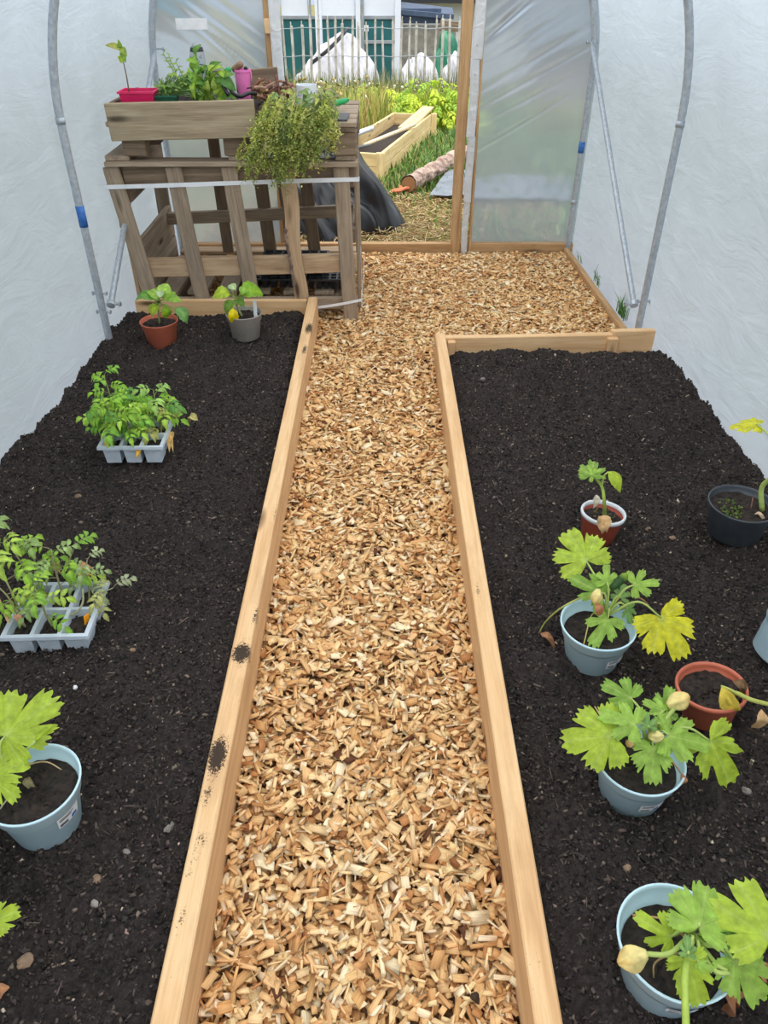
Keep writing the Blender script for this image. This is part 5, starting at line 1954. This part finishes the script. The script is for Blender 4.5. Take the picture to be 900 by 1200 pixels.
# straw and dry grass at the threshold
n = 9000
x, y = RNG.uniform(-1.2, 1.3, n), RNG.uniform(5.0, 6.75, n)
lim = 6.0 + .35 * fbm(x * 2.2, y * 2.2, 3, seed=8)
k = (y < lim + .35) & (x > -1.2)
x, y = x[k], y[k]
n = len(x)
S = np.stack([RNG.uniform(.03, .09, n), RNG.uniform(.0025, .005, n), RNG.uniform(.002, .004, n)], 1)
A = np.stack([RNG.normal(0, .2, n), RNG.normal(0, .22, n), RNG.uniform(0, 6.3, n)], 1)
o = scatter_boxes('straw', np.stack([x, y, RNG.uniform(-.045, .012, n) + .02 * fbm(x * 3, y * 3, 2, seed=4)], 1), S, A, pick_cols(n, [(214, 188, 140), (190, 158, 112), (160, 124, 86), (226, 206, 164), (120, 92, 62), (150, 150, 84)], [4, 4, 3, 2, 1.5, 1.5], .15), STRAW, .1)
tag(o, 'dry straw strewn over the ground just outside the doorway', 'straw', kind='stuff')
GRN = [(92, 140, 56), (120, 164, 70), (76, 118, 48), (150, 182, 84), (170, 176, 100)]
blades('grass', 'green grass and weeds between the outdoor bed and the log', 'grass', 7000, area(-.1, 1.7, 6.1, 9.6, lambda x, y: ~in_bed(x, y) & (x > -.15 + (y - 6.9) * .24) & (RNG.random(len(x)) < np.clip((y - 6.0) * 1.3, .1, 1))), .03, .11, [(84, 124, 58), (110, 146, 70), (66, 100, 46), (140, 168, 84), (160, 156, 100)], [4, 4, 4, 2, 2], 1.0, .008, LEAF)
blades('grass', 'sparse green grass coming through the straw outside the doorway', 'grass', 2600, area(-.6, 1.6, 5.2, 6.5, lambda x, y: RNG.random(len(x)) < np.clip(.15 + (x - .15) * 1.2, .1, .9)), .015, .06, GRN, [3, 4, 2, 3, 3], 1.0, .006, LEAF)
MEA = [(196, 184, 108), (170, 172, 88), (140, 156, 72), (214, 202, 138), (116, 134, 62), (178, 150, 92)]
blades('meadow_grass', 'tall dry meadow grass behind the outdoor bed up to the paling fence', 'grass', 34000, area(-4, 3.2, 7.2, 13.3, lambda x, y: ~in_bed(x, y) & (x < -.12 + (y - 7.2) * .10 + np.where((y > 9.5) & ((x < -.35) | (y > 10.9)), 3, 0))), .26, .58, MEA, [4, 4, 4, 2, 2, 2], .5, .008, LEAF)
blades('meadow_grass', 'grass and low growth beyond the tunnel sheet on the other side of the post', 'grass', 9000, area(.62, 5, 5.0, 12, lambda x, y: (x > 1.3) | (y < 5.9)), .04, .16, GRN, [3, 4, 2, 2, 2], .7, .012, LEAF)
blades('tall_weeds', 'tall thin weeds growing along the foot of the paling fence', 'weeds', 2600, area(-2.6, 2.2, 12.6, 13.4), .5, .78, [(120, 130, 84), (150, 150, 96), (96, 112, 66), (184, 180, 140)], [4, 3, 3, 2], .4, .007, LEAF)
# seed heads and small white flowers over the meadow
n = 2200
x, y = RNG.uniform(-3, 2, n), RNG.uniform(7.6, 12.8, n)
k = ~in_bed(x, y) & ((x < .05) | (y > 10.2))
x, y = x[k], y[k]; n = len(x)
z = gz(y) + RNG.uniform(.26, .54, n)
S = np.stack([RNG.uniform(.010, .028, n)] * 3, 1) * np.array([1, 1, .6])
o = scatter_boxes('meadow_flowers', np.stack([x, y, z], 1), S, RNG.uniform(0, 3, (n, 3)), pick_cols(n, [(236, 236, 220), (206, 190, 120), (170, 150, 100), (120, 140, 70)], [2, 4, 3, 4], .1), LEAF, .3)
tag(o, 'small pale flower and seed heads scattered through the meadow grass', 'meadow flowers', kind='stuff')


def leafy_clump(label, c, r, h, n, cols, seed, llen=.14, spread_=1.0):
    rd = random.Random(seed)
    root = thing('potato_plant', label, 'leafy plant', c)
    ms, ml = MB(), MB()
    for k in range(n):
        a, q = rd.uniform(0, 6.3), r * math.sqrt(rd.random())
        p = V(c) + V((q * math.cos(a), q * math.sin(a), h * (1 - .45 * (q / r) ** 2) * rd.uniform(.45, 1.05)))
        tube(ms, bez(V(c) + V((q * .3 * math.cos(a), q * .3 * math.sin(a), 0)), V(c) + V((q * .5 * math.cos(a), q * .5 * math.sin(a), h * .7)), p, 4), .006, 4, col=shade_of(cols[0], .7))
        compound_leaf(ml, p, V((math.cos(a), math.sin(a) - .35, rd.uniform(0, .6))), llen * rd.uniform(.7, 1.3), UPV + V((0, -.6, 0)), shade_of(rd.choice(cols), rd.uniform(.8, 1.15)), rd, .5)
    ms.build('stems', STALK, root)
    ml.build('leaves', LEAF, root, smooth=True)


YG = [lin((176, 200, 56)), lin((158, 190, 60)), lin((196, 208, 70)), lin((140, 176, 60))]
leafy_clump('bright yellow-green leafy clump nearest the plank end of the outdoor bed', (.60, 9.85, float(gz(9.85)) - .02), .42, .56, 150, YG, 1)
leafy_clump('yellow-green leafy clump between tall meadow grass and the bright clump', (.0, 10.2, float(gz(10.2)) - .02), .42, .52, 120, YG, 2)
leafy_clump('darker green leafy clump below the white sheeted heap by the door post', (1.05, 11.4, float(gz(11.4)) - .02), .42, .48, 90, [lin((96, 140, 58)), lin((120, 160, 64)), lin((84, 120, 60))], 3)
leafy_clump('pale yellow-green leafy clump half hidden by meadow grass before the fence', (-.45, 11.6, float(gz(11.6)) - .02), .34, .42, 70, [lin((180, 192, 80)), lin((160, 176, 76))], 4)
leafy_clump('dark green leafy clump touching the post side of the doorway view', (1.25, 10.4, float(gz(9.9)) - .02), .34, .36, 80, [lin((110, 150, 60)), lin((90, 132, 56))], 5)

# outdoor raised bed
NR, FR, FL, NL = V((-.01, 6.95, 0)), V((.515, 9.08, 0)), V((.13, 9.2, 0)), V((-.43, 7.06, 0))
gb = lambda p: float(gz(p.y)) - .05
root = thing('raised_bed', 'narrow raised bed of pale boards on the grass outside the doorway', 'raised bed', (.05, 8.0, -.05))
for (p, q, tt) in ((NR, FR, 0), (NL, FL, .0), (NR, NL, 0), (FR, FL, 0)):
    for z0, z1 in ((0, .10), (.103, .205)):
        a = V((p.x, p.y, -.04 + (z0 + z1) / 2)); b = V((q.x, q.y, -.04 + (z0 + z1) / 2 - (.035 if q.y > 9 else 0)))
        if p.y > 9:
            a.z -= .035
        d = (b - a).normalized()
        board_part('board', BEDW, root, a - d * .01, b + d * .01, z1 - z0, .028, up=V((-d.y, d.x, 0)), seg=6)
board_part('corner_post', BEDW, root, NR + V((.0, -.02, -.06)), NR + V((.0, -.02, .175)), .07, .05, up=YB, seg=3)
board_part('corner_post', BEDW, root, FR + V((.04, .0, -.08)), FR + V((.04, .0, .14)), .06, .05, up=YB, seg=3)
mb = MB(); mb.add([NR + V((0, 0, .05)), FR + V((0, 0, .02)), FL + V((0, 0, .02)), NL + V((0, 0, .05))], [(0, 1, 2, 3)]); mb.build('compost', POTSOIL, root)
# plank and pole lying in it
A, B = at(478, 147, z=.13), at(502, 126, z=.17)
mb = MB(); board(mb, A - (B - A) * .15, B, .13, .022, seg=4)
tag(mb.build('plank', BEDW, loc=A), 'pale plank propped over the far end of the outdoor raised bed', 'plank')
mb = MB(); a, b = at(427, 170, z=.16), at(486, 146, z=.175); tube(mb, [a, a.lerp(b, .4), b], .017, 10)
tag(mb.build('pole', POLEW, loc=a, smooth=True), 'long pale pole lying lengthwise across the outdoor raised bed', 'pole')
mb = MB(); a, b = at(405, 161, z=.20), at(436, 150, z=.20); tube(mb, [a, b], .022, 10)
tag(mb.build('pole', WHITEP, loc=a, smooth=True), 'short whitish pole resting on the far side board of the outdoor bed', 'pole')
mb = MB(); a, b = at(396, 178, z=.19), at(432, 170, z=.17); tube(mb, [a, b], .010, 8)
tag(mb.build('pole', GREYSHEET, loc=a, smooth=True), 'thin grey rod lying on the near end of the outdoor bed', 'rod')

# log with loose bark, grey sheet under it
a, b = at(479, 216, z=.06), at(545, 178, z=.06)
root = thing('log', 'rough pinkish-grey log lying in the grass outside the doorway', 'log', a)
mb = MB()
vs, fs = [], []
n, m = 22, 30
d = (b - a).normalized(); _, sd_, uu = frame_of(d, UPV)
for k in range(m + 1):
    for i in range(n):
        t = 2 * PI * i / n
        r = .062 + .006 * math.sin(k * 1.1 + 2 * math.sin(t)) + random.uniform(-.004, .004)
        vs.append(a.lerp(b, k / m) + (sd_ * math.cos(t) + uu * math.sin(t)) * r)
for k in range(m):
    for i in range(n):
        j = (i + 1) % n
        fs.append((k * n + i, k * n + j, k * n + n + j, k * n + n + i))
mb.add(vs, fs); mb.build('bark', LOGBARK, root)
mb = MB(); tube(mb, [a - d * .006, a + d * .02], .056, 20); mb.build('cut_end', wood('log cut end', (196, 150, 104), (168, 120, 80), (120, 82, 56), 1, False), root)
mb = MB()
for k in range(7):
    q = at(466 + 3 * k, 222 + random.uniform(-3, 2), z=.02)
    board(mb, q - V((.05, .0, .0)), q + V((.05, .02, .015)), .035, .012, up=V((random.uniform(-.3, .3), -.3, 1)), seg=2, jit=.004)
tag(mb.build('bark_shards', plain('orange bark', (206, 122, 84), .85, (168, 92, 62), 30), loc=at(472, 222, z=.0)), 'orange shards of bark fallen at the cut end of the log', 'bark', kind='stuff')
xs, ys = np.meshgrid(np.linspace(.36, 1.4, 30), np.linspace(6.15, 7.0, 30))
Zs = .012 + .03 * fbm(xs * 5, ys * 5, 3, seed=17)
o = grid_mesh('ground_sheet', xs + .25 * (ys - 6.15), ys, Zs + .02, GREYSHEET)
tag(o, 'grey plastic sheet spread flat under the log', 'sheet')


# black polythene over a heap behind the bench
def draped(name, label, cat, c, rx, ry, h, mat, seed, power=.75, folds=9, amp=.10, n=150, rings=60, lean=(0, 0), crumple=.05):
    rd = random.Random(seed)
    ph = [rd.uniform(0, 6.3) for _ in range(4)]
    mb = MB()
    vs, fs = [V(c) + V((lean[0], lean[1], h))], []
    for k in range(1, rings + 1):
        t = k / rings
        for i in range(n):
            a = 2 * PI * i / n
            f = math.sin(folds * a + ph[0] + 2 * t) * .6 + math.sin((folds + 4) * a + ph[1]) * .4 + .5 * math.sin(3 * a + ph[2])
            q = t * (1 + amp * f * t + .05 * math.sin(2 * a + ph[3]))
            z = h * (1 - t ** (1 / power)) * (1 + .5 * amp * math.sin(folds * a + ph[1]) * t)
            z += .02 * math.sin(8 * t + 3 * a + ph[2]) * (1 - t)
            vs.append(V(c) + V((rx * q * math.cos(a) + lean[0] * (1 - t), ry * q * math.sin(a) + lean[1] * (1 - t), max(-.02, z))))
    for i in range(n):
        j = (i + 1) % n
        fs.append((0, 1 + i, 1 + j))
        for k in range(rings - 1):
            fs.append((1 + k * n + i, 1 + k * n + n + i, 1 + k * n + n + j, 1 + k * n + j))
    # crumpled: ridged creases pushed out along the side of the heap
    P = np.array([tuple(p) for p in vs])
    q = P - np.array(c)
    u = q[:, 0] / rx * 1.7 + q[:, 2] / h * 1.5
    w = q[:, 1] / ry * 1.7 - q[:, 2] / h * 1.5
    r = (np.abs(fbm(u + 9, w + 9, 2, seed=seed + 60)) - .18) * crumple * 2 + (np.abs(fbm(u * 2.3 + 5, w * 1.4 + 3, 2, seed=seed + 61)) - .15) * crumple
    k = np.hypot(q[:, 0], q[:, 1]) + .05
    P[:, 0] += q[:, 0] / k * r
    P[:, 1] += q[:, 1] / k * r
    P[:, 2] += r * .7 * np.clip(q[:, 2] / h * 3, 0, 1)
    vs = [V(p) for p in P]
    mb.add(vs, fs)
    return tag(mb.build(name, mat, loc=c, smooth=True), label, cat)


draped('tarpaulin', 'black polythene tarpaulin draped over a heap just outside, behind the bench', 'tarpaulin', (-.34, 5.62, -.03), .43, .40, .53, TARP, 3, .5, 5, .10, lean=(-.02, -.02), crumple=.12)
WSHEET = plain('white woven sheet', (214, 214, 218), .7, (190, 190, 198), 6, .2)
draped('sheeted_heap', 'large white sheeted heap with a dark strap behind the paling fence', 'covered heap', (-.78, 14.4, -.62), .85, .6, 1.12, WSHEET, 5, .58, 8, .09, lean=(.24, 0), crumple=.08)
draped('sheeted_heap', 'rounded white sheeted heap behind the fence, farther from the door post', 'covered heap', (.62, 14.3, -.62), .40, .45, .80, WSHEET, 6, .42, 7, .09, crumple=.08)
draped('sheeted_heap', 'white sheeted heap behind the fence, partly covered by the door post', 'covered heap', (1.22, 14.4, -.62), .36, .45, .80, WSHEET, 8, .4, 6, .09, crumple=.08)
mb = MB(); tube(mb, smooth_path([at(365, 74, Y=13.85), at(385, 58, Y=13.9), at(402, 40, Y=14.05), at(408, 33, Y=14.3)], 5), .028, 6)
tag(mb.build('strap', BLACKP, loc=at(385, 58, Y=13.9)), 'dark strap running up over the large white sheeted heap', 'strap')

# paling fence: each pale its own part
PALE = plain('silvery pale wood', (206, 200, 190), .8, (168, 160, 150), 9, .2)
root = thing('paling_fence', 'low fence of thin silvery palings wired together across the meadow end', 'fence', (0, 13.5, -.58))
k = 0
for px_ in np.arange(268, 600, 9.6):
    b = at(px_ + random.uniform(-1.5, 1.5), 70, Y=13.5)
    x0 = b.x
    top = at(px_, 23 + random.uniform(-4, 5), Y=13.5).z
    l = random.uniform(-.025, .025)
    mb = MB()
    board(mb, (x0, 13.5, -.60), (x0 + l, 13.5, top - .03), random.uniform(.03, .042), .02, up=YB, seg=4, jit=.006, bev=.005)
    board(mb, (x0 + l, 13.5, top - .05), (x0 + l * 1.1, 13.5, top + .02), .016, .014, up=YB, seg=2, bev=.004)
    mb.build('paling', PALE, root)
for yy in (33, 66):
    mb = MB(); A, B = at(262, yy, Y=13.48), at(604, yy, Y=13.48)
    tube(mb, [A.lerp(B, i / 30) + V((0, 0, .01 * math.sin(i * 1.7))) for i in range(31)], .005, 5)
    mb.build('wire', STEEL, root)

# buildings
TEAL = plain('teal painted metal', (24, 96, 98), .5, (18, 84, 88), 3)
WPANEL = plain('white metal panel', (226, 230, 236), .5, (214, 218, 226), 2)
GFRAME = plain('grey metal frame', (150, 156, 160), .5, (130, 136, 140), 6)
BY = 15.5
root = thing('site_cabin', 'cabin with teal lower panels and white upper panels behind the fence', 'cabin', at(400, 85, Y=BY))
Xp = lambda x: at(x, 40, Y=BY).x
zt = at(400, 21.5, Y=BY).z
for x0, x1 in ((300, 373.5), (376, 418), (427, 461)):
    mb = MB(); board(mb, (Xp(x0), BY, (zt - .62) / 2), (Xp(x1), BY, (zt - .62) / 2), zt + .62, .05, up=YB, seg=3, jit=0)
    mb.build('teal_panel', TEAL, root)
for x0, x1 in ((300, 329), (331, 363), (373, 417), (423, 464)):
    mb = MB(); board(mb, (Xp(x0), BY, zt + .85), (Xp(x1), BY, zt + .85), 1.66, .05, up=YB, seg=3, jit=0, bev=.02)
    mb.build('white_panel', WPANEL, root)
for x, m_, w in ((329.5, GFRAME, .02), (365, GFRAME, .03), (372, WPANEL, .05), (376.5, WPANEL, .05), (420, WPANEL, .08), (425, GFRAME, .05), (466, WPANEL, .10)):
    mb = MB(); board(mb, (Xp(x), BY - .04, -.62), (Xp(x), BY - .04, zt + 1.7), w, .06, up=YB, seg=3, jit=0)
    mb.build('upright', m_, root)
for z, x0, x1 in ((zt + .015, 300, 466), (at(440, 49, Y=BY).z, 426, 466)):
    mb = MB(); board(mb, (Xp(x0), BY - .035, z), (Xp(x1), BY - .035, z), .05, .03, up=YB, seg=3, jit=0)
    mb.build('frame_rail', GFRAME, root)
mb = MB(); board(mb, (Xp(427), BY - .045, at(0, 33, Y=BY).z), (Xp(432), BY - .045, at(0, 33, Y=BY).z), .09, .02, up=YB, seg=2, jit=0); mb.build('lock_plate', WPANEL, root)
mb = MB(); board(mb, (Xp(300), BY + .8, zt + 1.7), (Xp(466), BY + .8, zt + 1.7), 1.8, .06, seg=2, jit=0); mb.build('roof', WPANEL, root)
mb = MB(); board(mb, (Xp(466), BY + .05, .6), (Xp(466), BY + 1.6, .6), 2.4, .05, up=X1, seg=2, jit=0); mb.build('end_wall', WPANEL, root)

ROOFB = plain('blue grey roofing', (76, 92, 116), .6, (60, 74, 96), 8)
BLOCKW = plain('grey blockwork', (158, 154, 144), .9, (128, 124, 116), 9, .5)
root = thing('shed', 'small grey shed with sloping blue-grey roof beside the cabin', 'shed', at(500, 80, Y=16))
SX = lambda x: at(x, 40, Y=16).x
z1, z2 = at(0, 26, Y=16).z, at(0, 11, Y=16).z
mb = MB(); board(mb, (SX(469), 16.0, (z1 - .7) / 2 - .05), (SX(534), 16.0, (z1 - .7) / 2 - .05), z1 + .7, .1, up=YB, seg=3, jit=0); mb.build('block_wall', BLOCKW, root)
mb = MB(); board(mb, (SX(470), 15.97, (z1 + z2) / 2), (SX(516), 15.97, (z1 + z2) / 2), .22, .05, up=YB, seg=3, jit=0); mb.build('metal_cladding', ROOFB, root)
mb = MB()
A0, A1, B1, B0 = at(469, 11.5, Y=15.85), at(532, 17, Y=15.85), at(530, 9, Y=16.8), at(469, 2, Y=16.8)
mb.add([A0, A1, B1, B0] + [p - V((0, 0, .07)) for p in (A0, A1, B1, B0)], [(0, 1, 2, 3), (7, 6, 5, 4), (0, 4, 5, 1), (1, 5, 6, 2), (2, 6, 7, 3), (3, 7, 4, 0)])
mb.build('roof', ROOFB, root)
root = thing('house', 'white rendered house with a dark roof edge beyond the shed', 'house', at(520, 40, Y=19))
HX = lambda x: at(x, 20, Y=19).x
z3 = at(0, 2.5, Y=19).z
mb = MB(); board(mb, (HX(440), 19, z3 / 2 - .4), (HX(640), 19, z3 / 2 - .4), z3 + .8, .2, up=YB, seg=2, jit=0); mb.build('wall', WPANEL, root)
mb = MB(); board(mb, (HX(430), 18.8, z3 + .30), (HX(650), 18.8, z3 + .30), .6, .5, up=YB, seg=2, jit=0); mb.build('roof', plain('dark roofing', (48, 50, 56), .7), root)
mb = MB(); A, B = at(515, 30, Y=15.2), at(545, 32, Y=15.2)
board(mb, A, B, .14, .04, up=YB, seg=4)
tag(mb.build('plank', OLDW2, loc=A), 'weathered plank fixed high behind the fence next to the door post', 'plank')
draped('tarpaulin', 'crumpled green tarpaulin beside the grey shed behind the fence', 'tarpaulin', (1.12, 15.1, -.62), .34, .3, 1.06, plain('green tarpaulin', (40, 130, 96), .45, (24, 96, 74), 7), 12, .45, 6, .08)

# white van-sided store seen blurred through the end sheet on the bench side
root = thing('storage_container', 'long pale container with a teal top band, blurred behind the bench end sheet', 'container', (-3.6, 12.6, -.6))
z_a, z_b = at(240, 38, Y=12.6).z + .07, at(240, 15, Y=12.6).z + .06
for z0, z1, m_, nm in ((-.65, z_a, WPANEL, 'white_side'), (z_a, z_b, plain('tan band', (150, 134, 114), .6), 'tan_band'), (z_b, z_b + .8, plain('pale teal band', (60, 150, 168), .6), 'teal_top')):
    mb = MB(); board(mb, (-6.5, 12.6, (z0 + z1) / 2), (-2.35, 12.6, (z0 + z1) / 2), z1 - z0, .3, up=YB, seg=2, jit=0, bev=.01); mb.build(nm, m_, root)
root = thing('backdrop', 'long low pinkish outbuilding added to block sky behind the large end sheet', 'screen', (5.5, 13.6, -.6))  # added form, keeps the bright sky band out of the end sheet
mb = MB(); board(mb, (2.1, 13.6, -.05), (9.5, 13.6, -.05), 1.2, .25, up=YB, seg=2, jit=0); mb.build('wall', plain('pinkish render', (186, 164, 152), .9), root)
mb = MB(); board(mb, (2.0, 13.8, .95), (9.7, 13.8, .95), .9, 1.2, up=YB, seg=2, jit=0); mb.build('roof', plain('blue grey roof', (150, 158, 172), .8), root)
# sticker on the end sheet
A, B = at(206, 28, Y=4.905), at(243, 28, Y=4.905)
mb = MB(); board(mb, A, B, .052, .0015, up=YB, seg=3, jit=0, bev=.0003)
tag(mb.build('sticker', PAPER, loc=A), 'faded white sticker on the end sheet above the trough', 'sticker')

# grass tufts at the foot of the right sheet
for lab, px_, n_, hh in (('tallest green grass tuft at the sheet foot beside the brace', (738, 368), 60, .13), ('thin grass tuft between the timber strip and sheet, further along', (700, 330), 16, .10), ('short grass tuft beside the end hoop foot', (686, 303), 9, .06), ('few grass blades at the sheet foot beside the courgette bed', (806, 446), 12, .07)):
    c = at(*px_, z=.02)
    c.x = min(c.x, wx(c.y, 1) - .012)
    mb = MB()
    for _ in range(n_):
        a = random.uniform(0, 6.3)
        q = c + V((random.uniform(-.014, .012), random.uniform(-.07, .07), -.01))
        h_ = hh * random.uniform(.5, 1.1)
        d = V((math.cos(a) * .3 - .12, math.sin(a) * .3, 1))
        s = V((-math.sin(a), math.cos(a), 0)) * .0022
        p1, p2 = q + d * h_ * .55, q + d * h_ + V((math.cos(a), math.sin(a), -.3)) * h_ * .18
        g = shade_of(lin(random.choice([(96, 140, 70), (120, 160, 84), (78, 118, 60)])), 1)
        mb.add([q - s, q + s, p1 + s * .8, p1 - s * .8, p2], [(0, 1, 2, 3), (3, 2, 4)], col=g)
    tag(mb.build('grass_tuft', LEAF, loc=c), lab, 'grass tuft')

# ------------------------------------------------------------------ daylight
w = bpy.data.worlds.new('overcast')
scene.world = w
w.use_nodes = True
nt = w.node_tree
nt.nodes.clear()
out = nt.nodes.new('ShaderNodeOutputWorld')
bg = nt.nodes.new('ShaderNodeBackground')
tc = nt.nodes.new('ShaderNodeTexCoord')
sep = nt.nodes.new('ShaderNodeSeparateXYZ')
nt.links.new(tc.outputs['Generated'], sep.inputs[0])
mr = N(nt, 'ShaderNodeMapRange', i_1=-.05, i_2=.9, i_3=0, i_4=1)
nt.links.new(sep.outputs['Z'], mr.inputs[0])
r = ramp(nt, [(0, (150, 160, 172)), (.5, (214, 220, 228)), (1, (255, 255, 255))], mr.outputs[0])
nt.links.new(r.outputs[0], bg.inputs[0])
bg.inputs[1].default_value = 1.75
nt.links.new(bg.outputs[0], out.inputs[0])
sun = bpy.data.lights.new('sun', 'SUN')
sun.energy = 2.6
sun.angle = math.radians(60)
sun.color = (1, .98, .95)
so = bpy.data.objects.new('sun', sun)
so.rotation_euler = (math.radians(14), math.radians(6), 0)
COL.objects.link(so)

scene.view_settings.view_transform = 'Standard'
scene.view_settings.look = 'None'
scene.view_settings.exposure = 0.25
scene.view_settings.gamma = 1
scene.view_settings.use_curve_mapping = False
scene.cycles.use_denoising = True
scene.cycles.max_bounces = 10
scene.cycles.diffuse_bounces = 6
scene.cycles.transmission_bounces = 8
scene.cycles.sample_clamp_indirect = 6
